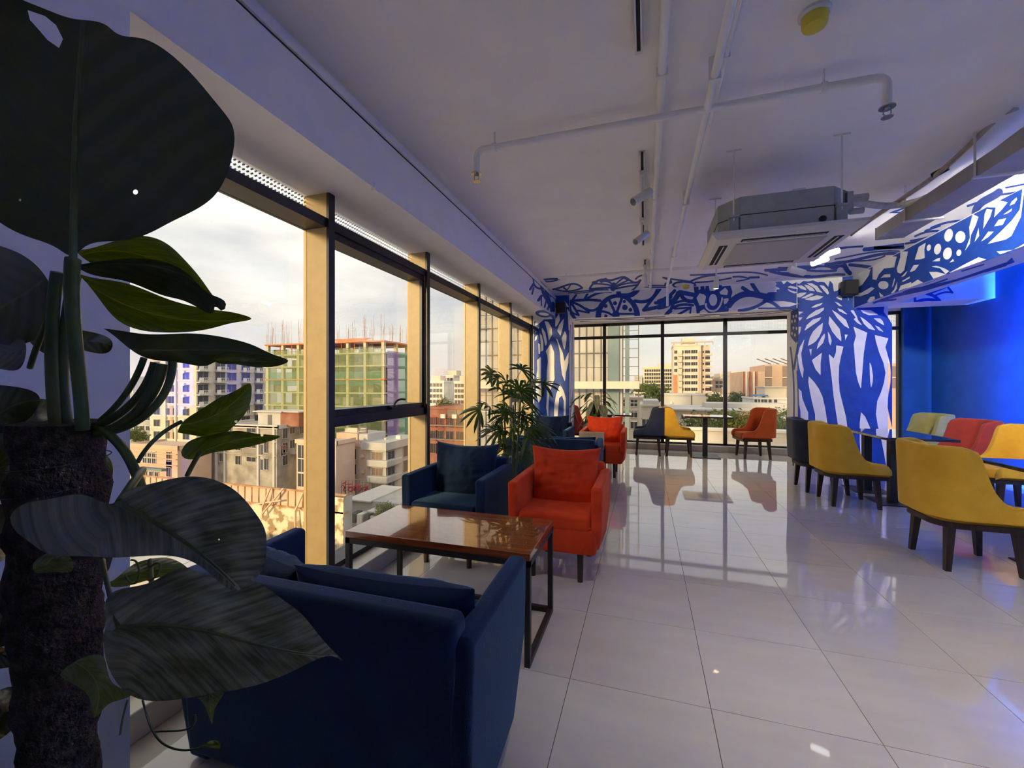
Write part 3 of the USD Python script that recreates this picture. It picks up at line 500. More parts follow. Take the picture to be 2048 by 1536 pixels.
# air conditioner: four-way cassette hung on rods
ax0, ax1, ay0, ay1, az = .47, 1.42, 3.36, 4.27, 2.43
ac = thing('air_conditioner', 'grey and white ceiling cassette air conditioner hanging on rods', 'air conditioner', ((ax0 + ax1) / 2, (ay0 + ay1) / 2, az))
cx, cy = (ax0 + ax1) / 2, (ay0 + ay1) / 2
def octo(h, c, z0, z1, bev=0):
    q = np.array([[h - c, -h], [h, -h + c], [h, h - c], [h - c, h], [-h + c, h], [-h, h - c], [-h, -h + c], [-h + c, -h]])
    m = trimesh.creation.extrude_polygon(Polygon(q), z1 - z0, engine='earcut'); m.apply_translation([cx, cy, z0]); return m
add(ac, 'body', octo(.415, .13, az + .05, 2.73), M['ac_body'])
add(ac, 'seam', octo(.418, .13, az + .165, az + .17), M['slot'])
pn = trimesh.convex.convex_hull(np.array([[cx + sx * a, cy + sy * b_, z] for sx in (-1, 1) for sy in (-1, 1) for a, b_, z in ((.475, .455, az + .05), (.475, .455, az + .03), (.44, .42, az))]))
add(ac, 'front_panel', pn, M['ac_panel'], 25)
gr = trimesh.convex.convex_hull(np.array([[cx + sx * a, cy + sy * a, z] for sx in (-1, 1) for sy in (-1, 1) for a, z in ((.30, az + .005), (.285, az - .008))]))
add(ac, 'intake_grille', gr, M['ac_grille'])
for sx, sy in ((0, -1), (0, 1), (-1, 0), (1, 0)):
    for off, wd, mt in ((.385, .018, 'slot'), (.355, .012, 'slot')):
        hx, hy = (.27, wd) if sy else (wd, .27)
        add(ac, 'air_slot', rbox(cx + sx * off - hx, cx + sx * off + hx, cy + sy * off * .96 - hy, cy + sy * off * .96 + hy, az - .002, az + .02, .0015, False), M[mt])
    hx, hy = (.26, .004) if sy else (.004, .26)
    add(ac, 'louvre', bx(cx + sx * .37 - hx, cx + sx * .37 + hx, cy + sy * .355 - hy, cy + sy * .355 + hy, az - .006, az + .004), M['ac_panel'])
for sx in (-1, 1):
    for sy in (-1, 1):
        x, y = cx + sx * .33, cy + sy * .42
        add(ac, 'hanger_rod', cat_([tube([(x, y, CEIL), (x, y, az + .13)], .006, 8), bx(x - .05, x + .05, y - .003, y + .003, CEIL - .01, CEIL)]), M['plastic_w'])
        add(ac, 'bracket', cat_([bx(x - .03, x + .03, y - .004, y + .03, az + .04, az + .16), bx(x - .035, x + .035, y - .025, y + .03, az + .15, az + .165)]), M['ac_body'])
add(ac, 'pipe_flange', cat_([bx(ax1 - .08, ax1 - .045, ay0 + .12, ay0 + .26, az + .15, az + .28), tube([(ax1 - .06, ay0 + .16, az + .24), (ax1 + .05, ay0 + .16, az + .24)], .028, 12), tube([(ax1 - .02, ay0 + .24, az + .18), (ax1 + .06, ay0 + .24, az + .18)], .022, 12)]), M['duct'])
add(ac, 'drain_plug', tube([(cx + .22, cy - .41, az + .08), (cx + .22, cy - .425, az + .08)], .022, 14), M['slot'])

pp = thing('refrigerant_pipe', 'tan insulated pipe from the air conditioner towards the right ceiling', 'pipe', (ax1, ay0, 2.68))
pts = [P(1690, 405, 3.15), P(1740, 409, 3.3), P(1790, 411, 3.52), P(1850, 396, 3.6), P(1905, 366, 3.35), P(1985, 310, 2.95), P(2090, 235, 2.5)]
add(pp, 'lagging', tube(smoothline(pts, 30), .026, 12), M['insul'], 40)
pp2 = thing('drain_pipe', 'thin tan pipe rising behind the insulated pipe to the top right', 'pipe', P(1760, 440, 3.6))
add(pp2, 'lagging', tube(smoothline([P(1700, 470, 3.9), P(1800, 400, 3.5), P(1890, 335, 3.1), P(1985, 245, 2.75), P(2060, 175, 2.5)], 24), .018, 10), M['insul'], 40)
add(pp2, 'cable_tie', tube([P(1865, 352, 3.2), P(1895, 335, 3.12)], .023, 10), M['slot'], 40)
jn = thing('pipe_joint', 'bulky grey wrapped pipe joint at the right edge of the ceiling', 'pipe joint', P(2040, 190, 2.6))
a_, b_ = P(2012, 205, 2.62), P(2110, 170, 2.55)
add(jn, 'sleeve', tube([a_, b_], .07, 16), M['duct'], 40); add(jn, 'wrap', tube(smoothline([P(2020, 165, 2.6), P(2040, 135, 2.55), P(2075, 120, 2.5)], 10), .045, 12), M['insul'], 40)

tr = thing('hanging_trunking', 'long grey rectangular trunking hung on rods at the upper right', 'trunking', (2.25, 4.8, 2.8))
tx0, tx1, ty1, tz0, tz1 = 2.135, 2.36, 4.95, 2.775, 2.885
add(tr, 'channel', bx(tx0, tx1, -3, ty1, tz0, tz1), M['duct']); add(tr, 'end_cap', bx(tx0 - .004, tx1 + .004, ty1, ty1 + .006, tz0 - .004, tz1 + .004), M['duct'])
for y in (4.45, 3.65, 2.2, .8):
    add(tr, 'rod', tube([(tx0 - .01, y, CEIL), (tx0 - .01, y, tz0 - .01)], .007, 8), M['plastic_w'])
    add(tr, 'strap', bx(tx0 - .02, tx1 + .02, y - .015, y + .015, tz0 - .012, tz0), M['plastic_w'])
def speaker(label, p, sz):
    t = thing('speaker', label, 'speaker', p); x, y, z = p
    add(t, 'cabinet', rbox(x - sz, x + sz, y - sz * .8, y + sz * .8, z - sz * 1.25, z + sz * 1.25, .02), M['black'], 40)
    add(t, 'grille', rbox(x - sz * .85, x + sz * .85, y - sz * .8 - .012, y - sz * .78, z - sz * 1.1, z + sz * 1.1, .005, False), M['slot'], 40)
    add(t, 'bracket', bx(x - .02, x + .02, y + sz * .8 - .01, YC - .002, z - .03, z + .05), M['black'])
speaker('black wall speaker high in the left corner where the painted beam starts', (-1.50, 7.78, 2.80), .085)
speaker('black wall speaker in the corner under the lit painted beam', (3.02, 7.78, 2.86), .095)
led = thing('unseen_led_light', 'unseen blue LED tube behind a flat shield on the right wall, past the frame edge', 'LED light', (XW, 6.65, 0.1))
add(led, 'added_shield', bx(XW - .30, XW - .27, 6.27, 6.95, .05, 2.55), M['blue_wall']); add(led, 'tube', cyl((XW - .21, 6.65, .12), (XW - .21, 6.65, 2.5), .02), emit('blue_led', (0.02, 0.18, 1.0), 430.0))
add(led, 'added_baffle', bx(XW - .30, XW - .18, 6.93, 6.95, .05, 2.55), M['blue_wall'])  # blue source is out of view; screens around it added to shape its glow
for z in (.3, 2.3): add(led, 'arm', bx(XW - .28, XW, 6.45, 6.48, z, z + .03), M['plastic_w'])

# ------------------------------------------------------------------ lounge furniture
def pillow(c, u, v, n, w, h, t, seed=0, wr=.006, sag=0.0, nx=36, flare=0.0):
    """Puffy cushion centred at c: u across, v up, n out; corners pinched, seams sharp, cloth creased."""
    c, u, v, n = (np.array(q, float) for q in (c, u, v, n)); u /= np.linalg.norm(u); v /= np.linalg.norm(v); n /= np.linalg.norm(n)
    g = np.linspace(-1, 1, nx); A, B = np.meshgrid(g, g, indexing='ij')
    A, B = np.sin(A * 1.5708) * .25 + A * .75, np.sin(B * 1.5708) * .25 + B * .75
    th = (np.clip(1 - np.abs(A) ** 2.6, 0, 1) * np.clip(1 - np.abs(B) ** 2.6, 0, 1)) ** .42
    kx, ky = 1 - .05 * (1 - B ** 2) , 1 - .06 * (1 - A ** 2)
    X, Y = A * kx * w / 2 * (1 + flare * B), B * ky * h / 2 - sag * (1 - A ** 2) * (B > 0) * B
    faces = []
    for s in (1, -1):
        q = np.stack([A * 3 + seed, B * 3, np.full_like(A, s * 2.0)], -1)
        crease = (meshkit.fbm(q * np.array([2.2, .8, 1]), 3, seed) - .5) * wr * 3 + (meshkit.fbm(q * np.array([.7, 3.0, 1]) + 9, 3, seed) - .5) * wr * 2.0
        Zz = s * th * (t / 2 + crease)
        p = c + X[..., None] * u + Y[..., None] * v + Zz[..., None] * n
        m = grid_mesh(p); m.faces = m.faces[:, ::-1] if s < 0 else m.faces; faces.append(m)
    m = cat_(faces); m.merge_vertices(); m.fix_normals(); return m
def tapered_leg(p, top, r0, r1, lean=(0, 0), square=False):
    a, b = np.array([p[0] + lean[0], p[1] + lean[1], top]), np.array([p[0], p[1], 0.0])
    if square:
        q = [a + np.array([sx * r0, sy * r0, 0]) for sx in (-1, 1) for sy in (-1, 1)] + [b + np.array([sx * r1, sy * r1, 0.0]) for sx in (-1, 1) for sy in (-1, 1)]
        return trimesh.convex.convex_hull(np.array(q))
    return tube([a, b], [r0, r1], 16)
def lounge(name, label, cat, xc, yf, w, mat, face, cushions=1, seed=1, group=None, depth=.68, rise=0.0):
    """Armchair or sofa: front edge at y = yf, face = +1 looks along +y, -1 along -y (towards the camera)."""
    t = thing(name, label, cat, (xc, yf, 0), group); f = face; hem = .035 if cushions == 2 else .20
    Y = lambda d: yf - f * d                                   # d metres behind the front edge
    x0, x1 = xc - w / 2, xc + w / 2; at = .07
    add(t, 'base', hull([(x, Y(d), z) for x in (x0 + .07, x1 - .07) for d in (.03, depth - .06) for z in (.245, .37)], .028), M[mat], 45)
    for sx, xa in ((-1, x0), (1, x1)):
        xi = xa - sx * at
        xo = lambda z: xa - sx * (.055 * max(0, (.42 - z) / .24)) - sx * .012
        q = []
        for d, z in ((.02, .66), (.02, .40), (.09, hem + .06), (depth - .06, hem), (depth - .02, .40), (depth - .02, .665 + rise)):
            q += [(xo(z) - sx * .01, Y(d), z), (xi + sx * .02, Y(d), z)]
        add(t, 'arm', hull(q, .024), M[mat], 45)
    add(t, 'back', hull([(x, Y(d), z) for x in (x0 + at, x1 - at) for d, z in ((depth - .13, hem + .03), (depth - .05, hem + .03), (depth - .06 + .02, .715 + rise), (depth - .005, .715 + rise))], .028), M[mat], 45)
    sw = (w - 2 * at - .01)
    seat = hull([(x, Y(d), z) for x in (xc - sw / 2 + .03, xc + sw / 2 - .03) for d in (.03, depth - .16) for z in (.40, .455)], .03)
    sv = np.array(seat.vertices)
    add(t, 'seat_cushion', seat, M[mat], 45)
    add(t, 'piping', tube([(xc - sw / 2, Y(.008), .405), (xc + sw / 2, Y(.008), .405)], .006, 8), M[mat], 45)
    cw = sw / cushions
    if cushions == 2:                                           # a long low cushion and a shorter one slumped beside it
        add(t, 'back_cushion', pillow((xc + .19, Y(depth - .20), .565), (1, 0, .02), (0, -f * .42, 1), (0, f, .42), .70, .37, .17, seed, .010, .01), M[mat], True)
        add(t, 'back_cushion', pillow((xc - .36, Y(depth - .27), .56), (1, -.25, -.05), (.05, -f * .5, 1), (.2, f, .5), .42, .36, .16, seed + 5, .010, .01), M[mat], True)
    for k in range(cushions if cushions == 1 else 0):
        cx_ = xc - sw / 2 + cw * (k + .5)
        tl = .16 + .05 * (k % 2)
        add(t, 'back_cushion', pillow((cx_, Y(depth - .245), .655), (1, 0, 0), (0, -f * .22, 1), (0, f, .22), cw * 1.02, .46, .20, seed + k, .013, .015, flare=.06), M[mat], True)
    for sx in (-1, 1):
        for d in (.10, depth - .12):
            add(t, 'leg', tapered_leg((xc + sx * (w / 2 - .16), Y(d), 0), .225, .024, .019), M['darkwood'], 40)
    return t
s1 = lounge('sofa', 'dark blue velvet two-seat sofa seen from behind in the foreground', 'sofa', -1.04, 1.63, 1.17, 'blue_v', 1, 2, 3, depth=.56, rise=-.025)
add(s1, 'price_tag', bx(-.535, -.520, 1.062, 1.075, .55, .59), M['yellow'], label='small yellow tag on the seam')
lounge('armchair', 'dark blue velvet armchair by the window behind the wooden coffee table', 'armchair', -1.435, 2.80, .68, 'blue_v', -1, 1, 11)
lounge('armchair', 'bright red velvet armchair beside the wooden coffee table', 'armchair', -.60, 2.83, .66, 'red_v', -1, 1, 21)
lounge('sofa', 'dark blue velvet sofa seen from behind, beyond the two near armchairs', 'sofa', -1.10, 5.52, 1.17, 'blue_v', 1, 2, 31, depth=.56, rise=-.025)
lounge('armchair', 'dark blue velvet armchair against the painted corner column', 'armchair', -1.44, 6.22, .68, 'blue_v', -1, 1, 41)
lounge('armchair', 'far red velvet armchair in front of the back window', 'armchair', -.60, 6.22, .66, 'red_v', -1, 1, 51)
def coffee_table(label, x0, x1, y0, y1, z=.552):
    t = thing('coffee_table', label, 'coffee table', ((x0 + x1) / 2, (y0 + y1) / 2, 0)); b = .028
    add(t, 'top', rbox(x0, x1, y0, y1, z - .036, z, .003, False), M['wood'], 30)
    add(t, 'rail', cat_([bx(x0, x1, y0, y0 + b, z - .066, z - .036), bx(x0, x1, y1 - b, y1, z - .066, z - .036), bx(x0, x0 + b, y0, y1, z - .066, z - .036), bx(x1 - b, x1, y0, y1, z - .066, z - .036)]), M['steel'])
    for x in (x0, x1 - b):
        for y in (y0, y1 - b): add(t, 'leg', bx(x, x + b, y, y + b, 0, z - .05), M['steel'])
        add(t, 'foot_bar', bx(x, x + b, y0 + b, y1 - b, 0, b), M['steel'])
    add(t, 'foot_bar', bx(x0 + b, x1 - b, y1 - b, y1, 0, b), M['steel'])
coffee_table('glossy wooden coffee table on a black metal frame in front of the near sofa', -1.60, -.53, 1.96, 2.50)
coffee_table('far wooden coffee table hidden behind the second sofa, carrying the tan box', -1.60, -.53, 5.60, 6.08)
bxn = thing('cardboard_box', 'upright tan cardboard box on the far coffee table', 'box', (-.70, 5.9, .552))
add(bxn, 'carton', bx(-.87, -.54, 5.84, 5.94, .552, .705), M['cardboard']); add(bxn, 'lid', bx(-.873, -.537, 5.837, 5.943, .69, .708), M['cardboard'])

# ------------------------------------------------------------------ dining chairs and tables
def chair_proto(mat, label, loc, rot, group=None):
    """Tub chair facing +x in its own frame: shell, seat, dark plinth, four tapered legs."""
    path = '/World/' + numbered('/World', 'dining_chair'); x = UsdGeom.Xform.Define(stage, path)
    x.AddTranslateOp(opSuffix='to').Set(tuple(map(float, loc))); x.AddRotateZOp(opSuffix='to').Set(float(rot)); setd(x.GetPrim(), label=label, category='chair', group=group)
    t = Node(path, (0, 0, 0))
    n = 61; hw, xb, xf = .255, -.265, .275; rc = .15
    path2 = [(xf, -hw)] + [(x_, -hw) for x_ in np.linspace(xf, xb + rc, 18)[1:]] + [(xb + rc - rc * math.sin(a), -hw + rc - rc * math.cos(a)) for a in np.linspace(0, math.pi / 2, 9)[1:]]
    path2 = np.array(path2 + [(p_[0], -p_[1]) for p_ in path2[::-1]])
    s = np.r_[0, np.cumsum(np.linalg.norm(np.diff(path2, axis=0), axis=1))]; q = np.linspace(0, s[-1], n)
    pc = np.c_[np.interp(q, s, path2[:, 0]), np.interp(q, s, path2[:, 1])]
    tg = np.gradient(pc, axis=0); tg /= np.linalg.norm(tg, axis=1, keepdims=True); nr = np.c_[-tg[:, 1], tg[:, 0]]   # towards the inside
    def top(xx): 
        from scipy.interpolate import PchipInterpolator
        return PchipInterpolator([-.31, -.155, -.11, -.076, -.038, .009, .09, .18, .31], [.925, .925, .912, .875, .745, .615, .528, .515, .50])(xx) - np.where(xx > .225, .05 * ((xx - .225) / .05) ** 2, 0)
    zt = top(pc[:, 0]); th = np.where(pc[:, 0] > .1, .08, .066)
    prof = []
    ks = [(0, 0, .36), (0, .012, 'm'), (0, .0, 't-'), (.12, 0, 't1'), (.5, 0, 't2'), (.88, 0, 't1'), (1, 0, 't-'), (1, 0, .40)]
    rows = []
    for kk, (a, off, z) in enumerate(ks):
        zz = {'m': .36 + (zt - .36) * .5, 't-': zt - .025, 't1': zt - .006, 't2': zt}.get(z, z) if isinstance(z, str) else np.full(n, z)
        inward = a * th; outw = np.where(zz > .6, -(zz - .6) * .06, 0)
        rows.append(np.c_[pc + nr * (inward - off + 0 * outw)[:, None] + np.c_[outw * (pc[:, 0] < -.1), 0 * outw], zz])
    sh = grid_mesh(np.array(rows).transpose(1, 0, 2))
    def cap(k):
        v = np.array(rows)[:, k]; c_ = v.mean(0); V = np.vstack([v, c_]); m = len(v); return trimesh.Trimesh(V, [[i, (i + 1) % m, m] for i in range(m)], process=False)
    shell = cat_([sh, cap(0), cap(n - 1)]); shell.merge_vertices(); trimesh.repair.fix_normals(shell)
    add(t, 'shell', shell, M[mat], 50)
    add(t, 'seat', hull([(x_, y_, z_) for x_, y_ in ((-.17, -.14), (-.17, .14), (.25, -.155), (.25, .155)) for z_ in (.385, .45)], .025, False), M[mat], 45)
    add(t, 'plinth', trimesh.creation.extrude_polygon(Polygon(np.r_[pc + nr * .015]).buffer(0), .04, engine='earcut').apply_translation([0, 0, .325]), M['darkwood'])
    for sx in (-1, 1):
        for sy in (-1, 1): add(t, 'leg', tapered_leg((sx * .215 + .005, sy * .215, 0), .33, .026, .017, (-sx * .025, -sy * .02), True), M['darkwood'])
    return t
chair_proto('mustard', 'mustard yellow dining chair nearest on the right, back towards the left', (2.33, 4.13, 0), 0)
y0c = Node('/World/dining_chair', (0, 0, 0))
def cdup(src, label, loc, rot, group=None): return dup(Node(src, (0, 0, 0)), loc, rot, label, 'chair', group)
cdup('/World/dining_chair', 'mustard yellow dining chair in front of the painted pillar, left of the dark table', (2.23, 5.81, 0), 0)
cdup('/World/dining_chair', 'bright yellow dining chair against the blue wall, facing the dark table', (3.80, 6.02, 0), 180)
cdup('/World/dining_chair', 'yellow dining chair by the back window, back to back with a navy one', (.605, 8.72, 0), 0)
n_ = len([k for k in _names if 0]); 
navy = chair_proto('navy', 'navy dining chair by the back window, back to back with a yellow one', (.06, 8.68, 0), 180)
cdup(navy.path, 'navy dining chair seen from behind, left of the painted pillar', (2.17, 6.42, 0), 0)
chair_proto('rust', 'orange dining chair alone at the right of the back window table', (1.93, 8.86, 0), 188)
dr = chair_proto('darkred', 'dull red dining chair beside the blue wall, half hidden by yellow chairs', (3.82, 6.85, 0), 180)
cdup(dr.path, 'red dining chair half hidden by the corner column and the far plant', (-1.30, 8.84, 0), 0)
chair_proto('olive', 'olive yellow dining chair at the right of the painted pillar', (4.02, 8.05, 0), 182)
def dining_table(label, x0, x1, y0, y1, legs, plate=.24, z=.775):
    t = thing('dining_table', label, 'table', ((x0 + x1) / 2, (y0 + y1) / 2, 0))
    add(t, 'top', rbox(x0, x1, y0, y1, z - .028, z, .004, False), M['tabletop'], 30)
    for x, y in legs:
        add(t, 'pedestal', bx(x - .04, x + .04, y - .04, y + .04, .01, z - .028), M['steel'])
        add(t, 'base_plate', rbox(x - plate, x + plate, y - plate, y + plate, 0, .012, .004, False), M['steel'], 30)
        add(t, 'top_plate', bx(x - .12, x + .12, y - .12, y + .12, z - .036, z - .028), M['steel'])
dining_table('dark square table at the back window between yellow and orange chairs', .70, 1.52, 8.40, 9.0, [(1.085, 8.70)])
dining_table('dark table behind the far red armchair and the far plant', -1.10, -.26, 8.40, 9.0, [(-.68, 8.70)])
dining_table('long dark glossy table beside the painted pillar', 2.56, 3.22, 5.73, 6.83, [(2.74, 5.98), (2.74, 6.58)], .2)
dining_table('dark table cut off by the right edge of the photo', 2.56, 3.34, 3.78, 4.42, [(2.97, 4.1)])

# ------------------------------------------------------------------ indoor plants
def leafmat(name, base, vein, pale, amount=.45, trans=.35, rough=.38):
    """Leaf with streaks of a paler colour that run along its side veins; st.x runs base to tip, st.y across."""
    return usdkit.material(stage, '/World/Looks/' + name, {
        "uv": ("uvmap", {"attribute": "st"}), "sx": ("separate_xyz", {}), "ab": ("math", {"math_type": "absolute"}),
        "sk": ("math", {"math_type": "multiply_add", "value2": -.55}), "cb": ("combine_xyz", {}), "mp": ("mapping", {"scale": (26, 2.0, 1)}), "n": ("noise_texture", {"scale": 1.0, "detail": 3.0}),
        "n2": ("noise_texture", {"scale": 3.0, "detail": 2.0}), "ml": ("math", {"math_type": "multiply"}), "r": ("rgb_ramp", {"ramp": [(0.0, base), (.20, base), (.62, pale)]}),
        "vw": ("wave_texture", {"scale": 1.9, "bands_direction": "x", "distortion": 2.0, "detail_scale": 1.5}), "vr": ("rgb_ramp", {"ramp": [(0.0, (0, 0, 0)), (.90, (0, 0, 0)), (.99, (.22, .22, .22))]}), "mid": ("math", {"math_type": "less_than", "value2": .018}),
        "mx": ("mix_color", {"b": vein}), "mx2": ("mix_color", {"b": vein}), "am": ("math", {"math_type": "multiply", "value2": amount * 2}),
        "bp": ("bump", {"strength": .22, "distance": .004}), "p": ("principled_bsdf", {"roughness": rough, "specular_ior_level": .45}), "t": ("translucent_bsdf", {}), "hs": ("hsv", {"value": 1.6, "saturation": 1.15}), "m": ("mix_closure", {"fac": trans})},
        [("uv.UV", "sx.vector"), ("sx.y", "ab.value1"), ("ab.value", "sk.value1"), ("sx.x", "sk.value3"), ("sk.value", "cb.x"), ("ab.value", "cb.y"), ("cb.vector", "mp.vector"), ("mp.vector", "n.vector"), ("uv.UV", "n2.vector"),
         ("n.fac", "ml.value1"), ("n2.fac", "am.value1"), ("am.value", "ml.value2"), ("ml.value", "r.fac"), ("cb.vector", "vw.vector"), ("vw.fac", "vr.fac"), ("r.color", "mx.a"), ("vr.color", "mx.fac"), ("ab.value", "mid.value1"), ("mid.value", "mx2.fac"), ("mx.result", "mx2.a"),
         ("vw.fac", "bp.height"), ("bp.normal", "p.normal"), ("mx2.result", "p.base_color"), ("mx2.result", "hs.color"), ("hs.color", "t.color"), ("p.BSDF", "m.closure1"), ("t.BSDF", "m.closure2")], surface="m.closure")
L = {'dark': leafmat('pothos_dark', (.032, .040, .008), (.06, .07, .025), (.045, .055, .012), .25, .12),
     'lit': leafmat('pothos_lit', (.055, .085, .006), (.15, .18, .03), (.20, .23, .05), .45, .5),  # brighter, yellower copy of the leaf with light put into the colour
     'grey': leafmat('pothos_painted_sheen', (.038, .050, .018), (.24, .25, .17), (.30, .31, .22), .62, .12, .27),  # pale grey streaks imitate window sheen in the leaf colour
     'pale': leafmat('pothos_pale', (.06, .09, .02), (.16, .18, .07), (.20, .20, .08), .5, .3),
     'palm': leafmat('palm_green', (.022, .050, .012), (.05, .08, .02), (.03, .06, .015), .2, .25)}
stemg = noisy('stem_green', (.05, .075, .018), (.085, .11, .03), 18, .45)
def px_leaf(parent, outline, rib, tb, tt, mat, sag=.0, side=.02, holes=(), wave=.006, seed=0, name='leaf', dens=11, side_sign=1, label=None):
    """A leaf from its outline and midrib in the photograph's pixels: the rib lies between depths tb (base) and tt (tip), both halves slope away from it."""
    pg = Polygon(outline).buffer(0)
    if not pg.is_valid or pg.geom_type != 'Polygon': pg = max(getattr(pg, 'geoms', [pg]), key=lambda g: g.area)
    ring = np.array(smoothline(np.c_[np.array(pg.exterior.coords), np.zeros(len(pg.exterior.coords))], max(60, int(pg.length / 9)))[:, :2])
    pg = Polygon(ring).buffer(0)
    if pg.geom_type != 'Polygon': pg = max(pg.geoms, key=lambda g: g.area)
    for h in holes: pg = pg.difference(Polygon(h) if len(h) > 3 else Point(h[0], h[1]).buffer(h[2]))
    if pg.geom_type != 'Polygon': pg = max(pg.geoms, key=lambda g: g.area)
    rb = LineString(smoothline(np.c_[np.array(rib, float), np.zeros(len(rib))], 24)[:, :2])
    x0, y0, x1, y1 = pg.bounds; st = max(4.0, (pg.area ** .5) / dens / 2)
    gx, gy = np.meshgrid(np.arange(x0, x1, st), np.arange(y0, y1, st)); rng = np.random.default_rng(seed + 7)
    g = np.c_[gx.ravel(), gy.ravel()] + rng.uniform(-.25, .25, (gx.size, 2)) * st
    inner = pg.buffer(-st * .45)
    from shapely import contains_xy
    g = g[contains_xy(inner, g[:, 0], g[:, 1])]
    bd = [np.array(pg.exterior.segmentize(st).coords)[:-1]] + [np.array(r.segmentize(st).coords)[:-1] for r in pg.interiors]
    rp = np.array([rb.interpolate(k, normalized=True).coords[0] for k in np.linspace(.01, .99, int(rb.length / st) + 2)]); rp = rp[contains_xy(inner, rp[:, 0], rp[:, 1])]
    p = np.vstack(bd + [g, rp]); tri = Delaunay(p).simplices
    cen = p[tri].mean(1); tri = tri[contains_xy(pg, cen[:, 0], cen[:, 1])]
    s = np.array([rb.project(Point(q), normalized=True) for q in p]); near = np.array([rb.interpolate(k, normalized=True).coords[0] for k in s])
    d = p - near; dist = np.linalg.norm(d, axis=1); tan = np.array([np.subtract(rb.interpolate(min(k + .02, 1), normalized=True).coords[0], rb.interpolate(max(k - .02, 0), normalized=True).coords[0]) for k in s])
    sgn = np.sign(tan[:, 0] * d[:, 1] - tan[:, 1] * d[:, 0]); W = max(dist.max(), 1)
    e = dist / W
    t = tb + (tt - tb) * s + sag * np.sin(s * math.pi) + side * e ** 1.4 * (1 if side_sign == 1 else sgn) + wave * np.sin(s * 9 + e * 4 + seed) * e
    m = trimesh.Trimesh(np.array([P(a, b, c) for (a, b), c in zip(p, t)]), tri, process=False)
    m2 = m.copy(); nn = m.vertex_normals; m2.vertices = m.vertices
    return add(parent, name, m, L[mat], True, uv=np.c_[s, sgn * e], label=label)
def px_stem(parent, pts, ts, r, name='petiole', mat=None):
    ts = np.interp(np.linspace(0, 1, len(pts)), np.linspace(0, 1, len(ts)), ts)
    n = 4 * len(pts) + 6
    return add(parent, name, tube(smoothline([P(u, v, t) for (u, v), t in zip(pts, ts)], n), np.interp(np.linspace(0, 1, n), np.linspace(0, 1, len(np.atleast_1d(r))), np.atleast_1d(r)), 10), mat or stemg, True)
base = P(112, 1200, .66)
pl = thing('pothos_plant', 'big-leaved dark green pothos climbing a pole in the left foreground', 'plant', (base[0], base[1], 0))
ctr = [P(118, v, .66 + (v - 900) * .00002) for v in (845, 900, 1000, 1100, 1200, 1300, 1400, 1500)] 
ctr = [(c[0] - .0002 * k, c[1], c[2]) for k, c in enumerate(ctr)] + [(base[0], base[1], .5), (base[0], base[1], .28)]
rr = np.array([.050, .058, .056, .052, .048, .046, .045, .046, .046, .046])
pole = tube(smoothline(ctr, 60), np.interp(np.linspace(0, 1, 60), np.linspace(0, 1, 10), rr) , 28)
pv = np.array(pole.vertices); pole.vertices = pv + (meshkit.fbm(pv * 28, 3, 5)[:, None] - .5) * np.array([.022, .022, .004])
add(pl, 'moss_pole', pole, M['soil'], True)
add(pl, 'pot', lathe([[0, 0], [.13, 0], [.17, .30], [.18, .30], [.18, .32], [.155, .32], [.15, .27], [0, .27]], (base[0], base[1], 0), 36), M['pot'], 30)
for k, v in enumerate((920, 975)): add(pl, 'tie', tube([P(118, v, .66) + np.array([.060 * math.cos(a), .060 * math.sin(a), .006 * math.sin(a + k)]) for a in np.linspace(0, 2 * math.pi, 30)],   .0008, 6), M['slot'])
px_leaf(pl, [(0,-20),(50,2),(100,22),(150,38),(215,52),(232,66),(280,76),(330,100),(390,155),(440,215),(466,255),(467,300),(455,345),(430,390),(390,420),(340,445),(290,470),(230,482),(165,497),(145,512),(120,500),(60,475),(0,445),(-60,380),(-110,280),(-120,150),(-80,40),(-40,-10)], [(146,520),(150,400),(150,250),(160,120),(165,45)], .58, .66, 'dark', side=-.035,
        holes=[[(55,20),(90,32),(112,50),(126,78),(118,96),(95,80),(78,60),(60,40)], (271,384,5), (40,400,2.5), (355,443,2)], dens=16)
px_leaf(pl, [(-90,480),(0,492),(60,520),(100,570),(107,620),(88,665),(30,690),(-40,670),(-90,620)], [(110,540),(60,580),(-60,640)], .60, .66, 'dark', side=.04, seed=2)
px_leaf(pl, [(-60,670),(0,680),(50,684),(52,705),(38,738),(0,738),(-60,720)], [(60,690),(0,708),(-50,700)], .62, .70, 'dark', seed=3)
px_leaf(pl, [(150,500),(220,485),(290,472),(330,485),(365,515),(400,555),(425,590),(438,612),(400,602),(300,562),(200,535)], [(150,515),(260,505),(350,540),(436,610)], .66, .70, 'lit', side=.03, seed=4)
px_leaf(pl, [(152,545),(190,556),(250,566),(330,596),(430,620),(480,628),(503,637),(470,645),(430,655),(385,663),(330,665),(280,660),(235,640),(200,600),(175,568)], [(152,548),(240,605),(340,635),(502,637)], .62, .70, 'lit', side=.03, seed=5)
px_leaf(pl, [(150,530),(230,519),(300,518),(345,529),(385,556),(420,588),(452,612),(444,622),(430,612),(428,622),(390,612),(330,592),(250,562),(180,548)], [(152,535),(250,527),(340,540),(448,614)], .60, .66, 'dark', side=.025, seed=6)
px_leaf(pl, [(207,657),(245,662),(290,668),(385,667),(450,675),(510,692),(555,712),(577,722),(555,732),(515,733),(460,726),(435,722),(420,729),(370,727),(310,720),(285,713),(250,690)], [(285,700),(350,700),(440,700),(575,722)], .64, .72, 'dark', side=.03, seed=7)
px_leaf(pl, [(425,716),(460,706),(520,712),(560,722),(520,734),(470,728),(432,724)], [(430,720),(500,722),(558,724)], .645, .71, 'lit', side=.02, seed=8)
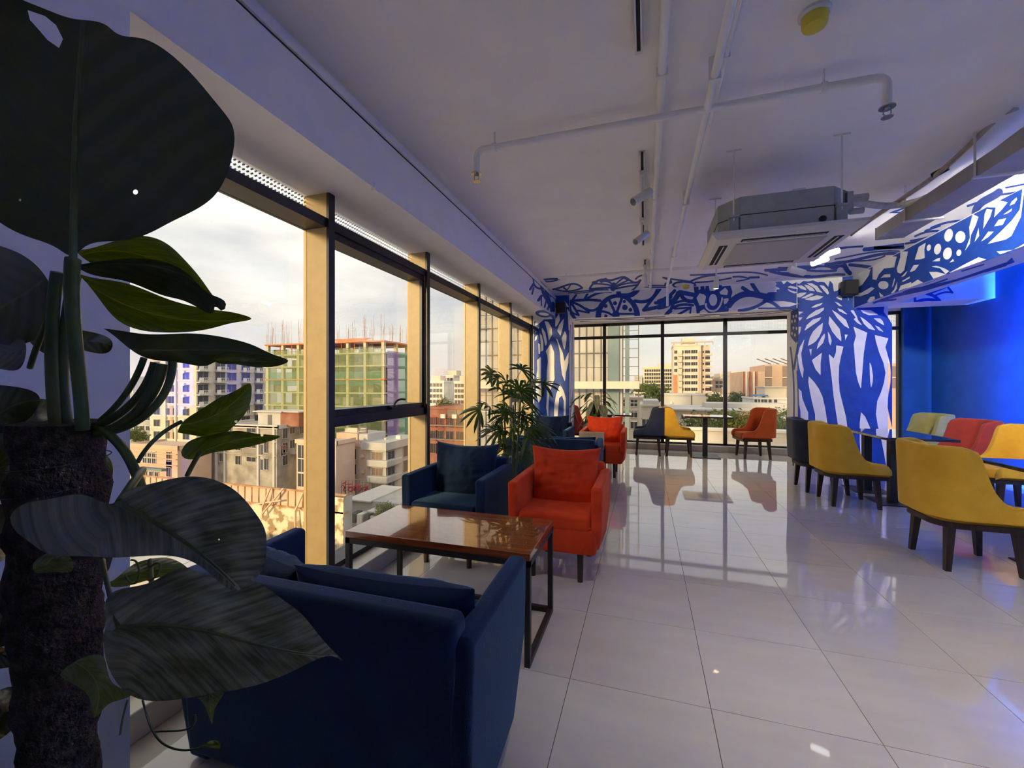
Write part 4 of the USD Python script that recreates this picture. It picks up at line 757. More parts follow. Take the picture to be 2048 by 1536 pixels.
px_leaf(pl, [(58,682),(110,655),(160,660),(205,670),(225,685),(222,700),(190,706),(150,700),(110,712),(85,705)], [(110,712),(140,690),(222,690)], .70, .78, 'dark', side=.03, seed=9)
px_leaf(pl, [(355,865),(365,845),(400,820),(440,795),(480,776),(500,767),(503,790),(495,820),(470,850),(430,875),(395,872),(372,868)], [(362,850),(420,835),(501,768)], .66, .72, 'lit', side=.03, holes=[(472,843,3)], seed=10)
px_leaf(pl, [(362,905),(375,885),(420,870),(480,862),(520,868),(560,873),(520,888),(460,900),(410,910),(388,918),(368,916)], [(385,915),(440,890),(559,873)], .66, .72, 'lit', side=.03, holes=[(524,870,3)], seed=11)
px_leaf(pl, [(20,1035),(35,1015),(100,998),(180,993),(228,1006),(245,988),(290,970),(380,953),(430,960),(475,985),(510,1025),(530,1060),(533,1100),(525,1140),(490,1172),(478,1181),(440,1165),(400,1132),(360,1115),(290,1112),(220,1115),(150,1112),(90,1105),(60,1085),(30,1060)], [(236,1006),(300,1040),(390,1100),(478,1178)], .50, .46, 'grey', side=.05, wave=.012, holes=[(438,1079,1.6)], seed=12, dens=18)
px_leaf(pl, [(212,1240),(225,1185),(300,1165),(370,1135),(410,1150),(470,1160),(515,1165),(560,1195),(600,1225),(630,1260),(655,1290),(675,1310),(687,1323),(668,1313),(650,1313),(600,1335),(530,1365),(470,1380),(400,1392),(320,1402),(270,1395),(230,1360),(210,1310)], [(235,1256),(350,1253),(480,1280),(670,1312)], .55, .60, 'grey', side=.05, wave=.008, seed=13, dens=18)
px_leaf(pl, [(120,1350),(160,1318),(205,1312),(230,1370),(265,1388),(240,1400),(215,1410),(188,1436),(180,1400),(150,1370)], [(150,1325),(190,1360),(190,1432)], .60, .64, 'pale', side=.03, seed=14)
px_leaf(pl, [(205,1168),(240,1150),(270,1127),(300,1118),(355,1122),(378,1142),(340,1152),(290,1162),(240,1174)], [(210,1166),(290,1142),(375,1136)], .72, .84, 'lit', side=.03, seed=15)
px_leaf(pl, [(195,905),(215,912),(226,940),(215,980),(205,1002),(197,970)], [(196,910),(210,950),(205,1000)], .72, .74, 'lit', side=.02, seed=16)
px_leaf(pl, [(65,1130),(90,1108),(140,1112),(145,1140),(110,1144),(68,1142)], [(66,1138),(100,1128),(144,1125)], .54, .55, 'pale', seed=17)
for k, o in enumerate(([(-40,760),(40,775),(80,800),(75,815),(40,850),(-40,870)], [(-40,1230),(40,1222),(62,1228),(50,1262),(-40,1292)], [(-40,1318),(40,1330),(60,1320),(20,1300),(-40,1290)], [(-40,1405),(50,1395),(38,1442),(-40,1490)], [(-30,850),(30,860),(60,900),(40,960),(-30,1000)], [(-40,1010),(20,1020),(40,1060),(20,1110),(-40,1130)], [(10,870),(40,820),(95,800),(120,830),(80,880)])):
    c_ = np.mean(o, 0); px_leaf(pl, o, [o[-1], tuple(c_), o[2]], .62, .66 + .01 * k, 'dark', side=.03, seed=20 + k)
px_leaf(pl, [(385,1388),(400,1400),(415,1425),(424,1448),(428,1425),(440,1400),(450,1380),(420,1388)], [(418,1388),(424,1446)], .60, .61, 'pale', side=.01, seed=30)
px_leaf(pl, [(400,1494),(420,1482),(438,1484),(441,1494),(420,1495)], [(402,1492),(420,1489),(440,1490)], .60, .61, 'lit', side=.01, seed=31, name='bud')
for pts, ts, r in (([(146,518),(144,600),(152,700),(165,860)], (.58, .64), .0085), ([(115,545),(104,650),(104,760),(112,870)], (.61, .65), .0075), ([(150,548),(134,640),(125,730),(135,850)], (.62, .66), .0075), ([(325,728),(295,800),(240,850),(190,868)], (.66, .66), .0075), ([(310,725),(270,800),(200,850)], (.67, .66), .006), ([(288,716),(250,790),(200,842)], (.66, .67), .0045), ([(345,722),(320,800),(270,845),(200,866)], (.66, .66), .0055),
                   ([(195,855),(240,890),(265,930),(285,985)], (.66, .62), .0065), ([(275,925),(320,870),(364,843)], (.64, .66), .003), ([(374,952),(388,925),(400,905)], (.66, .66), .0034), ([(240,1005),(270,960),(285,940)], (.50, .62), .005), ([(238,1256),(215,1170),(205,1120)], (.55, .62), .003), ([(60,735),(75,690),(95,640)], (.66, .62), .004), ([(300,1120),(305,1190)], (.80, .74), .004)):
    px_stem(pl, pts, ts, r)
for pts, ts, r in (([(146,522),(148,400),(151,250),(158,130),(164,60)], (.565, .572, .60, .625, .645), (.0042, .0036, .0028, .0018, .0008)), ([(236,1006),(300,1040),(390,1100),(470,1172)], (.494, .475, .458), (.0027, .0022, .0006)), ([(235,1256),(350,1253),(480,1280),(660,1310)], (.545, .565, .59), (.0028, .0018, .0006))):
    px_stem(pl, pts, ts, r, 'midrib')
for pts in ([(285,1400),(300,1450),(320,1482),(350,1498),(405,1493)], [(310,1464),(350,1462),(385,1452),(390,1430)], [(255,1400),(245,1440),(240,1470)], [(262,1120),(278,1140),(272,1165),(250,1150)], [(300,1135),(320,1132),(318,1142),(296,1160)], [(270,1000),(262,1020),(240,1040)]):
    px_stem(pl, pts, (.61, .60), .0013, 'tendril')

def fan_leaf(c, d, n, L0, mat, rng, spread=3.5):
    """Palm fan: n narrow blades radiating from c around direction d."""
    d = np.array(d, float); d /= np.linalg.norm(d); a = np.cross(d, [0, 0, 1.0]); a /= np.linalg.norm(a) + 1e-9; b = np.cross(a, d); ro = rng.uniform(-1.0, 1.0); a, b = a * math.cos(ro) + b * math.sin(ro), b * math.cos(ro) - a * math.sin(ro); ms, uvs = [], []
    for k in range(n):
        an = (k / (n - 1) - .5) * spread; e = d * math.cos(an) + a * math.sin(an) + b * rng.uniform(-.05, .22); e /= np.linalg.norm(e)
        sd = np.cross(e, b); sd /= np.linalg.norm(sd) + 1e-9; Lk = L0 * rng.uniform(.8, 1.05) * (1 - .12 * abs(an)); q = []
        for s in np.linspace(0, 1, 6):
            w = .016 * (.35 + 1.25 * s) * (1 - s ** 5) if s < 1 else .001; m = c + e * Lk * s - np.array([0, 0, .42 * Lk * s * s])
            q.append([m - sd * w, m + b * w * .25, m + sd * w])
        ms.append(grid_mesh(np.array(q))); uvs.append(np.array([[s, y] for s in np.linspace(0, 1, 6) for y in (-1, 0, 1)]))
    return cat_(ms), np.vstack(uvs)
rng = np.random.default_rng(12)
pc_ = np.array([-1.27, 3.98, 0.0])
pm = thing('potted_palm', 'potted lady palm with fan leaves between the blue and red armchairs', 'plant', pc_)
add(pm, 'pot', lathe([[0, 0], [.12, 0], [.15, .30], [.155, .32], [.135, .32], [.13, .28], [0, .28]], pc_, 28), M['pot'], 30)
for k in range(7):
    a = k * 2.4 + .4; h = (1.30, 1.36, 1.16, 1.42, 1.02, 1.24, .72)[k]; top = pc_ + np.array([.10 * math.cos(a), .09 * math.sin(a), h])
    add(pm, 'cane', tube(smoothline([pc_ + np.array([.05 * math.cos(a), .05 * math.sin(a), .28]), pc_ + np.array([.07 * math.cos(a), .06 * math.sin(a), .28 + (h - .28) / 2]), top], 12), .009, 8), stemg, True)
    for j in range(6):
        b = a + j * 2.4 + rng.uniform(-.4, .4); base_ = top - np.array([0, 0, .085 * j]); rl = rng.uniform(.12, .24)
        d = np.array([math.cos(b), math.sin(b), rng.uniform(.15, 1.1) if j < 3 else rng.uniform(-.2, .3)]); d /= np.linalg.norm(d); tip = base_ + d * rl
        m, uv = fan_leaf(tip, d, int(rng.integers(7, 11)), rng.uniform(.19, .28), 'palm', rng); pt = add(pm, 'leaf', m, L['palm'], True, uv=uv); add(pt, 'petiole', tube([base_, tip], .003, 6), stemg)
# far plant on a pole in front of the back window
pf = np.array([-.80, 7.42, 0.0])
fp = thing('potted_philodendron', 'leafy philodendron on a mossy pole in front of the back window', 'plant', pf)
add(fp, 'pot', lathe([[0, 0], [.13, 0], [.16, .30], [.14, .30], [.13, .27], [0, .27]], pf, 28), M['pot'], 30)
add(fp, 'moss_pole', tube([pf + np.array([0, 0, z]) for z in (.27, .6, .9, 1.16)], [.05, .055, .06, .05], 16), M['soil'], True)
def free_leaf(base_, d, ln, w, droop, rng):
    d = np.array(d, float); d /= np.linalg.norm(d); sd = np.cross(d, [0, 0, 1.0]); sd /= np.linalg.norm(sd) + 1e-9; q, uv = [], []
    for s in np.linspace(0, 1, 9):
        ww = w * (math.sin(math.pi * min(1, s * .86 + .14)) ** .8) * (1 if s < 1 else .02); m = base_ + d * ln * s - np.array([0, 0, droop * s * s])
        q.append([m + sd * ww * y + np.array([0, 0, .25 * ww * abs(y)]) for y in (-1, -.5, 0, .5, 1)]); uv += [[s, y] for y in (-1, -.5, 0, .5, 1)]
    return grid_mesh(np.array(q)), np.array(uv)
for k in range(24):
    b = k * 2.39996; z = 1.22 - .022 * k + rng.uniform(-.02, .03); d = np.array([math.cos(b), math.sin(b) * .7, rng.uniform(.2, .8)]); st0 = pf + np.array([0, 0, z - .1]); tip = st0 + d / np.linalg.norm(d) * rng.uniform(.10, .20)
    m, uv = free_leaf(tip, np.array([d[0], d[1], rng.uniform(-1.1, -.1)]), rng.uniform(.18, .28), rng.uniform(.05, .085), rng.uniform(.05, .16), rng); lf = add(fp, 'leaf', m, L['grey' if k % 3 else 'palm'], True, uv=uv); add(lf, 'petiole', tube([st0, tip], .004, 6), stemg)
for k in range(2):                                              # two long drooping fronds cut into narrow leaflets
    a0 = pf + np.array([-.05, 0, (1.12, .92)[k]]); sp = smoothline([a0, a0 + np.array([-.20, -.05, .06]), a0 + np.array([-.36, -.08, -.10 - .1 * k])], 14); fr = add(fp, 'frond', tube(sp, .004, 6), stemg)
    for j in range(3, 14, 2):
        for sgn in (-1, 1):
            m, uv = free_leaf(sp[j], np.array([-.5, sgn * .6, -.35]), .12, .014, .03, rng); add(fr, 'leaflet', m, L['palm'], True, uv=uv)
# ------------------------------------------------------------------ the city outside (floor level is about 21 m above the street)
GZ = -21.0
sc_ = lambda c: tuple(q * .84 for q in c)
CM = {k: noisy('city_' + k, sc_(a), sc_(b), s, .85, spec=.2, detail=5) for k, a, b, s in (
    ('ground', (.30, .27, .24), (.42, .38, .33), .05), ('cream', (.58, .50, .40), (.66, .58, .47), .25), ('cream2', (.60, .53, .44), (.70, .62, .50), .3), ('grey', (.34, .33, .32), (.44, .43, .41), .3), ('lightgrey', (.48, .47, .45), (.58, .56, .53), .3),
    ('concrete', (.25, .225, .19), (.44, .40, .34), .5), ('pink', (.62, .45, .36), (.68, .51, .41), .3), ('orange', (.56, .38, .27), (.62, .44, .32), .3), ('yellow', (.68, .56, .33), (.74, .62, .40), .3), ('white', (.66, .63, .59), (.74, .71, .66), .3), ('brick', (.26, .10, .07), (.36, .17, .12), .6),
    ('brickgrey', (.22, .16, .13), (.30, .23, .19), .6), ('brown', (.50, .34, .24), (.58, .41, .30), .3), ('rust', (.36, .15, .07), (.56, .34, .19), .9), ('rustsheet', (.56, .40, .26), (.64, .50, .36), .8), ('slabred', (.58, .20, .10), (.66, .27, .14), .4), ('frameyel', (.52, .48, .28), (.60, .55, .34), .4), ('roofwhite', (.50, .47, .43), (.58, .55, .50), .3),
    ('steelgreen', (.16, .22, .22), (.22, .28, .28), .4), ('panel', (.46, .43, .38), (.54, .51, .45), .8), ('panel2', (.42, .40, .36), (.50, .47, .42), .8), ('tealsheet', (.03, .20, .20), (.05, .26, .25), .5), ('bluesheet', (.10, .20, .45), (.14, .25, .5), .5))}
CM['mottle'] = noisy('city_mottled_plaster', (.30, .21, .11), (.66, .55, .38), .9, .9, spec=.2, detail=8, lo=.44, hi=.53)
CM['pane'] = plain('city_dark_glass', (.035, .035, .04), .15)
CM['curtain'] = plain('city_curtained_glass', (.20, .14, .11), .3)
CM['iron'] = plain('city_iron', (.10, .09, .085), .6)
CM['tree'] = usdkit.material(stage, '/World/Looks/city_tree', {"tc": ("texture_coordinate", {}), "n": ("noise_texture", {"scale": 1.2}), "r": ("rgb_ramp", {"ramp": [(.3, (.045, .065, .025)), (.7, (.12, .15, .055))]}), "p": ("diffuse_bsdf", {}), "t": ("translucent_bsdf", {}), "m": ("mix_closure", {"fac": .25})},
                                [("tc.object", "n.vector"), ("n.fac", "r.fac"), ("r.color", "p.color"), ("r.color", "t.color"), ("p.BSDF", "m.closure1"), ("t.BSDF", "m.closure2")], surface="m.closure")
def netmat(name, col, op): return usdkit.material(stage, '/World/Looks/' + name, {"d": ("diffuse_bsdf", {"color": col}), "tl": ("translucent_bsdf", {"color": col}), "a": ("mix_closure", {"fac": .4}), "t": ("transparent_bsdf", {}), "m": ("mix_closure", {"fac": op})}, [("d.BSDF", "a.closure1"), ("tl.BSDF", "a.closure2"), ("t.BSDF", "m.closure1"), ("a.closure", "m.closure2")], surface="m.closure")
CM['net'] = netmat('city_green_net', (.27, .31, .14), .24); CM['net2'] = netmat('city_teal_net', (.06, .26, .20), .42); CM['purplenet'] = netmat('city_purple_net', (.24, .16, .36), .5)
solo('ground', bx(-420, 420, 11, 900, GZ - 1, GZ), CM['ground'], kind='structure')
class B:
    """A building: box walls and a roof edge; windows are set on its face f (towards -y), r (towards +x) or l (towards -x)."""
    def __init__(s, name, label, u0, u1, vtop, y0, dy, mat, cat='building', edge=.35, z0=GZ, group=None, em=None):
        s.y0, s.y1 = y0, y0 + dy; um = (u0 + u1) / 2
        s.x0, s.x1 = Py(u0, 768, y0)[0], Py(u1, 768, y0)[0]; s.zt = Py(um, vtop, y0)[2]; s.z0 = z0
        s.t = thing(name, label, cat, ((s.x0 + s.x1) / 2, (s.y0 + s.y1) / 2, z0), group)
        add(s.t, 'walls', bx(s.x0, s.x1, s.y0, s.y1, z0, s.zt), CM[mat])
        if edge: add(s.t, 'parapet', cat_([bx(s.x0 - .2, s.x1 + .2, s.y0 - .2, s.y0 + .15, s.zt - edge, s.zt + edge), bx(s.x1 - .15, s.x1 + .2, s.y0, s.y1, s.zt - edge, s.zt + edge), bx(s.x0 - .2, s.x0 + .15, s.y0, s.y1, s.zt - edge, s.zt + edge)]), CM[em or mat])
    def box(s, name, *b, mat='grey', label=None): return add(s.t, name, bx(*b), CM[mat], label=label)
    def win(s, face, a, z, w, h, frame='white', pane='pane', hood=True, name='window', mull=1):
        d = .10
        def fb(a0, a1, z0, z1, o0, o1):
            return bx(a0, a1, s.y0 - o1, s.y0 - o0, z0, z1) if face == 'f' else bx(s.x1 + o0, s.x1 + o1, a0, a1, z0, z1) if face == 'r' else bx(s.x0 - o1, s.x0 - o0, a0, a1, z0, z1)
        e = .07; k = [fb(a - w / 2 - e, a - w / 2, z - h / 2 - e, z + h / 2 + e, -.02, d), fb(a + w / 2, a + w / 2 + e, z - h / 2 - e, z + h / 2 + e, -.02, d), fb(a - w / 2, a + w / 2, z - h / 2 - e, z - h / 2, -.02, d + .06)]
        k.append(fb(a - w / 2 - e, a + w / 2 + e, z + h / 2, z + h / 2 + e, -.02, d + (.35 if hood else 0)))
        for q in range(mull): k.append(fb(a - w / 2 + w * (q + 1) / (mull + 1) - .025, a - w / 2 + w * (q + 1) / (mull + 1) + .025, z - h / 2, z + h / 2, 0, .06))
        n = add(s.t, name, cat_(k), CM[frame]); add(n, 'pane', fb(a - w / 2, a + w / 2, z - h / 2, z + h / 2, -.02, .03), CM[pane])
    def au(s, face, u): return Py(u, 768, s.y0)[0] if face == 'f' else Px(u, 768, s.x1 if face == 'r' else s.x0)[1]
    def zv(s, face, u, v): return Py(u, v, s.y0)[2] if face == 'f' else Px(u, v, s.x1 if face == 'r' else s.x0)[2]
    def grid(s, face, us, vs, w, h, uref=None, **kw):
        for u in us:
            for v in vs: s.win(face, s.au(face, u), s.zv(face, uref or us[0], v), w, h, **kw)
K1, K2 = cr(250, 660, 5.39), cr(250, 860, 4.551)
def ku(c, x): return c([(x, 0)])[0][0]
def kv(c, y): return c([(0, y)])[0][1]
# --- seen through the left windows
b = B('apartment_block', 'tall cream apartment block with white balconies behind the plant leaves', 300, 393, 716, 76, 24, 'cream')
vs = [kv(K1, y) for y in (370, 495, 630, 755, 885, 1015, 1145)]
b.grid('f', [ku(K1, x) for x in (345, 500, 660)], vs, 2.2, 1.7, frame='lightgrey', uref=380)
b.grid('f', [ku(K1, 455)], vs, .8, 1.6, frame='lightgrey', uref=380)
for x in (445, 555): b.box('pilaster', b.au('f', ku(K1, x)) - .3, b.au('f', ku(K1, x)) + .3, b.y0 - .4, b.y0, GZ, b.zt, mat='cream2')
for v in vs: b.box('floor_band', b.x0, b.x1 + .1, b.y0 - .15, b.y0, b.zv('f', 380, v + 9) - .2, b.zv('f', 380, v + 9) + .2, mat='cream2')
b.box('stair_panel', b.au('f', ku(K1, 485)), b.au('f', ku(K1, 520)), b.y0 - .12, b.y0, GZ, b.zv('f', 380, kv(K1, 820)), mat='brown')
for u in (ku(K1, 640),):
    for v in vs[1:6]: b.box('air_unit', b.au('f', u) - .5, b.au('f', u) + .5, b.y0 - .5, b.y0, b.zv('f', 380, v - 8) - .35, b.zv('f', 380, v - 8) + .35, mat='white')
for u in [ku(K1, x) for x in (840, 1025, 1150, 1300, 1440)]:
    a = b.au('r', u)
    for v in vs[:6]:
        z = b.zv('r', ku(K1, 800), v)
        b.win('r', a, z, 2.6, 2.0, frame='lightgrey', name='balcony_door')
        if abs(u - ku(K1, 1150)) > 2:
            b.box('balcony', b.x1, b.x1 + 1.1, a - 1.6, a + 1.6, z - 1.75, z - 1.5, mat='lightgrey')
            add(b.t, 'railing', cat_([bx(b.x1 + 1.04, b.x1 + 1.1, a - 1.6, a + 1.6, z - .5, z - .42)] + [bx(b.x1 + 1.04, b.x1 + 1.1, y - .05, y + .05, z - 1.5, z - .5) for y in np.linspace(a - 1.5, a + 1.5, 7)] + [bx(b.x1 + 1.02, b.x1 + 1.12, a - 1.6, a - .6, z - 1.5, z - .45)]), CM['white'])
b = B('apartment_block', 'grey apartment block low at the far left beside the column edge', 255, 302, 790, 95, 20, 'grey')
b.grid('f', [272, 285, 296], [812, 835, 856, 877], 1.8, 1.5, uref=285)
b = B('house', 'low orange house with white window frames at the far left above the rusty fence', 258, 355, 893, 52, 6, 'orange')
b.grid('f', [ku(K1, x) for x in (215, 268, 315)], [kv(K1, y) for y in (1340, 1405)], .9, .95, hood=False, frame='white', uref=300)
b.grid('f', [ku(K1, x) for x in (475,)], [kv(K1, y) for y in (1380, 1480)], 1.1, 2.6, hood=False, frame='brown', uref=300); b.grid('f', [ku(K1, x) for x in (225, 285, 345)], [948], .9, .9, hood=False, uref=300)
b.box('awning', b.au('f', 285), b.au('f', 334), b.y0 - .9, b.y0, b.zv('f', 300, 938), b.zv('f', 300, 934), mat='steelgreen')
for v in (905, 915, 927): b.box('ledge', b.x0, b.x1, b.y0 - .25, b.y0, b.zv('f', 300, v) - .08, b.zv('f', 300, v) + .08, mat='orange')
b = B('house', 'pale grey house with a dark gap between the orange house and the raw concrete building', 356, 405, 893, 60, 10, 'lightgrey')
b.grid('f', [371, 395], [905, 925, 945], 1.4, 1.5, uref=371)
b.box('dark_recess', b.au('f', 396), b.au('f', 404), b.y0 - .05, b.y0 + .05, GZ, b.zt - 1, mat='grey')
b = B('unfinished_building', 'raw concrete building with empty windows and a rooftop hut', 424, 554, 852, 58.8, 9, 'concrete', em='lightgrey')
for x, ys, w, h in ((1040, (1110, 1260, 1400), .9, 1.6), (1222, (1260, 1420), 1.3, 1.6), (1365, (1085, 1250, 1400), 2.2, .8), (1525, (1260, 1440), .9, 2.0), (1480, (1290, 1450), .7, 1.9), (1130, (1090,), 1.2, 1.0)):
    b.grid('f', [ku(K1, x)], [kv(K1, y) for y in ys], w, h, frame='lightgrey', hood=False, uref=520, mull=1)
for x in (990, 1080, 1440, 1610): b.box('column', b.au('f', ku(K1, x)) - .22, b.au('f', ku(K1, x)) + .22, b.y0 - .22, b.y0, GZ, b.zt, mat='lightgrey')
for y in (1040, 1190, 1340): b.box('floor_slab', b.x0, b.x1 + .2, b.y0 - .2, b.y0, b.zv('f', 500, kv(K1, y)) - .12, b.zv('f', 500, kv(K1, y)) + .12, mat='concrete')
for u, vv in ((570, (868, 897, 922)), (584, (860, 894)), (603, (863, 922)), (566, (902,))):
    for v in vv: b.win('r', b.au('r', u), b.zv('r', 560, v), 1.1, 1.8, frame='lightgrey', hood=False)
b.box('red_shutter', b.x1, b.x1 + .06, b.au('r', 561), b.au('r', 571), b.zv('r', 560, 901), b.zv('r', 560, 891), mat='brick')
b.box('balcony', b.x1, b.x1 + 1.1, b.au('r', 580), b.au('r', 596), b.zv('r', 560, 912), b.zv('r', 560, 900), mat='grey')
hx0, hx1 = b.au('f', 497), b.au('f', 560); hz = b.zv('f', 520, 822)
b.box('roof_hut', hx0, hx1 - 2, b.y0 + 2, b.y0 + 6, b.zt, hz - .3, mat='lightgrey'); b.box('hut_roof', hx0 - .4, hx1 - 1, b.y0 + 1.2, b.y0 + 6.5, hz - .3, hz - .1, mat='roofwhite')
b.box('rust_shed', hx1 - 2, hx1 + 2.2, b.y0 + 2, b.y0 + 5, b.zt, hz - .2, mat='brick'); b.box('shed_roof', hx1 - 2.4, hx1 + 2.6, b.y0 + 1.5, b.y0 + 5.4, hz - .25, hz - .05, mat='roofwhite'); b.box('brick_room', hx1 + 2.6, hx1 + 6, b.y0 + 3, b.y0 + 7, b.zt, hz + .2, mat='brown')
b.box('door', hx0 + 2.4, hx0 + 3.3, b.y0 + 1.93, b.y0 + 2, b.zt, b.zt + 2, mat='iron')
# concrete frame wrapped in green netting
X0, X1, Y0, Y1 = -88.0, -55.2, 80.1, 94.5
f = thing('building_frame', 'concrete frame under construction wrapped in green netting with rebar on top', 'building', ((X0 + X1) / 2, (Y0 + Y1) / 2, GZ))
zs = [Py(764, v, Y0)[2] for v in (681, 704, 730, 757, 785)]; zs += [zs[-1] - 3.05 * k for k in range(1, 7)]
for k, z in enumerate(zs):
    if z < GZ: break
    add(f, 'floor_slab', bx(X0 - .6, X1 + .6, Y0 - .6, Y1 + .6, z - .32, z), CM['slabred' if k in (0, 3) else 'frameyel'])
xs = [X0 + (X1 - X0) * k / 7 for k in range(8)]
for x in xs: add(f, 'column', bx(x - .35, x + .35, Y0 - .35, Y0 + .35, GZ, zs[0] - .3), CM['frameyel'])
for y in np.linspace(Y0, Y1, 4)[1:]: add(f, 'column', bx(X1 - .35, X1 + .35, y - .35, y + .35, GZ, zs[0] - .3), CM['frameyel'])
for k in range(len(zs) - 1):
    for j in range(7):
        if (k * 7 + j * 3) % 5 < 3: add(f, 'infill_wall', bx(xs[j] + .35, xs[j + 1] - .35, Y0 + 1.2 + (j % 3), Y0 + 1.5 + (j % 3), zs[k + 1], zs[k] - (.3 if (k + j) % 2 else 1.2)), CM[('brickgrey', 'concrete', 'grey')[(k + j) % 3]])
add(f, 'core_wall', bx(X0 + 3, X1 - 4, Y0 + 7, Y0 + 7.4, GZ, zs[1]), CM['concrete'])
for j in range(7): add(f, 'net', bx(xs[j] + .05, xs[j + 1] - .05, Y0 - .95, Y0 - .9, GZ + 2, zs[1] + (.8 if j != 3 else 0)), CM['net'])
for j in range(3): ys = np.linspace(Y0, Y1, 4); add(f, 'net', bx(X1 + .9, X1 + .95, ys[j] + .05, ys[j + 1] - .05, GZ + 2, zs[1] + .3), CM['purplenet' if j == 0 else 'net2'])
for j in range(7): add(f, 'teal_net', bx(xs[j] + .4, xs[j + 1] - .4, Y0 - .2, Y0 - .15, zs[3] - 1.3 - .4 * (j % 2), zs[2] - 1.4), CM['net2'])
add(f, 'railing', cat_([bx(X0, X1, Y0 - .7, Y0 - .65, zs[1] + q, zs[1] + q + .06) for q in (.5, 1.0)] + [bx(x, x + .06, Y0 - .7, Y0 - .65, zs[1], zs[1] + 1.1) for x in np.arange(X0, X1, 1.0)]), CM['iron'])
rg = np.random.default_rng(5)
for x in xs + [x + 1.6 for x in xs[:-1]]:
    add(f, 'rebar', cat_([tube([(x + dx, Y0 + dy, zs[0] - .2), (x + dx + rg.uniform(-.25, .25), Y0 + dy, zs[0] + rg.uniform(2.2, 6.0))],   .03, 4) for dx, dy in rg.uniform(-.5, .5, (8, 2))]), CM['brown'])
for y in np.linspace(Y0 + 3, Y1, 4): add(f, 'rebar', cat_([tube([(X1 + dx, y + dy, zs[0] - .2), (X1 + dx + rg.uniform(-.25, .25), y + dy, zs[0] + rg.uniform(2.0, 5.0))],   .03, 4) for dx, dy in rg.uniform(-.5, .5, (7, 2))]), CM['rust'])
for k in range(9): x = X0 + 3 + k * 3.6; add(f, 'prop', bar((x, Y0 + .5, zs[1]), (x + .2, Y0 + .5, zs[0] - .3), .12), CM['slabred'])
add(f, 'tarpaulin', grid_mesh(np.array([[[x, Y0 - .8, zs[0] + .6 - .9 * math.sin((x - X1 + 14) / 12 * math.pi) * q] for q in (0, .5, 1)] for x in np.linspace(X1 - 14, X1 - 2, 14)])), CM['slabred'])
# pink and grey buildings
b = B('house', 'small pink house with dark windows just left of the first window post', 593, 672, 884, 60, 5, 'pink')
for u in (603, 640): b.grid('f', [u], [903, 931, 960], 1.5, 2.3, hood=False, uref=603)
K4 = cr(650, 830, 6.606)
b = B('apartment_block', 'pink apartment block with a stair tower behind the red sign', 672.5, 739, 889, 66.4, 10, 'pink')
b.box('stair_tower', b.au('f', 672.5), b.au('f', 715), b.y0 + .01, b.y0 + 6, b.zt - 1, Py(690, 866, b.y0)[2], mat='pink'); b.box('tower_side', b.au('f', 715), b.au('f', 733), b.y0 + .3, b.y0 + 6, b.zt - 1, Py(690, 867, b.y0)[2], mat='lightgrey')
b.grid('f', [ku(K4, 390)], [kv(K4, y) for y in (515, 718, 920)], .95, 1.9, hood=False, uref=709, mull=0)
b.grid('f', [ku(K4, 180)], [kv(K4, y) for y in (455, 550, 655, 745, 855, 950)], .45, 1.1, hood=False, uref=677, mull=0)
for y in (515, 718, 900): b.box('air_unit', b.au('f', ku(K4, 490)), b.au('f', ku(K4, 530)), b.y0 - .5, b.y0, b.zv('f', 709, kv(K4, y)) - .5, b.zv('f', 709, kv(K4, y)) + .1, mat='pink')
zz = Py(690, 866, b.y0)[2]
b.box('billboard', b.au('f', 688), b.au('f', 713), b.y0 + .2, b.y0 + .4, zz + .1, zz + 1.0, mat='cream2'); b.box('billboard', b.au('f', 716), b.au('f', 733), b.y0 + .2, b.y0 + .4, zz + .1, zz + 1.3, mat='iron')
for k in range(3): b.box('billboard_line', b.au('f', 718 + k), b.au('f', 731), b.y0 + .1, b.y0 + .2, zz + .3 + .3 * k, zz + .42 + .3 * k, mat='white')
g = B('apartment_block', 'pale green-grey apartment block with curved corner balconies beside the pink one', 739.5, 772, 890, 66.4, 12, 'lightgrey')
for y in (540, 750, 955):
    v = kv(K4, y); z = g.zv('f', 755, v)
    g.win('f', g.au('f', ku(K4, 690)), z, 2.3, 1.35, frame='lightgrey', pane='curtain', hood=False, mull=2); g.win('r', g.au('r', ku(K4, 870)), z, 2.2, 1.5, frame='lightgrey', hood=False)
    add(g.t, 'balcony', hull([(x, yy, zz_) for x in (g.x0 - .1, g.x1 + .5) for yy in (g.y0 - .5, g.y0 + 4.2) for zz_ in (z - 1.75, z - .95)], .25), CM['lightgrey'], 40)
    g.win('r', g.au('r', ku(K4, 1090)), z, 3.2, 2.2, frame='lightgrey', hood=False)
g.box('parapet_band', g.x0 - 1.5, g.x1 + .4, g.y0 - .6, g.y1, g.zt - .9, g.zt + .5, mat='lightgrey'); g.box('air_unit', g.x1 - 1.2, g.x1 - .2, g.y0 + 5, g.y0 + 5.6, g.zt + .5, g.zt + 1.2, mat='white'); g.box('air_unit', g.x0 + .6, g.x0 + 1.5, g.y0 - .5, g.y0, g.zv('f', 755, 955) - .3, g.zv('f', 755, 955) + .35, mat='white')
g.box('roof_wall', g.x0 + 1, g.x1 - 2, g.y0 + 3, g.y0 + 3.3, g.zt, g.zt + .9, mat='pink')
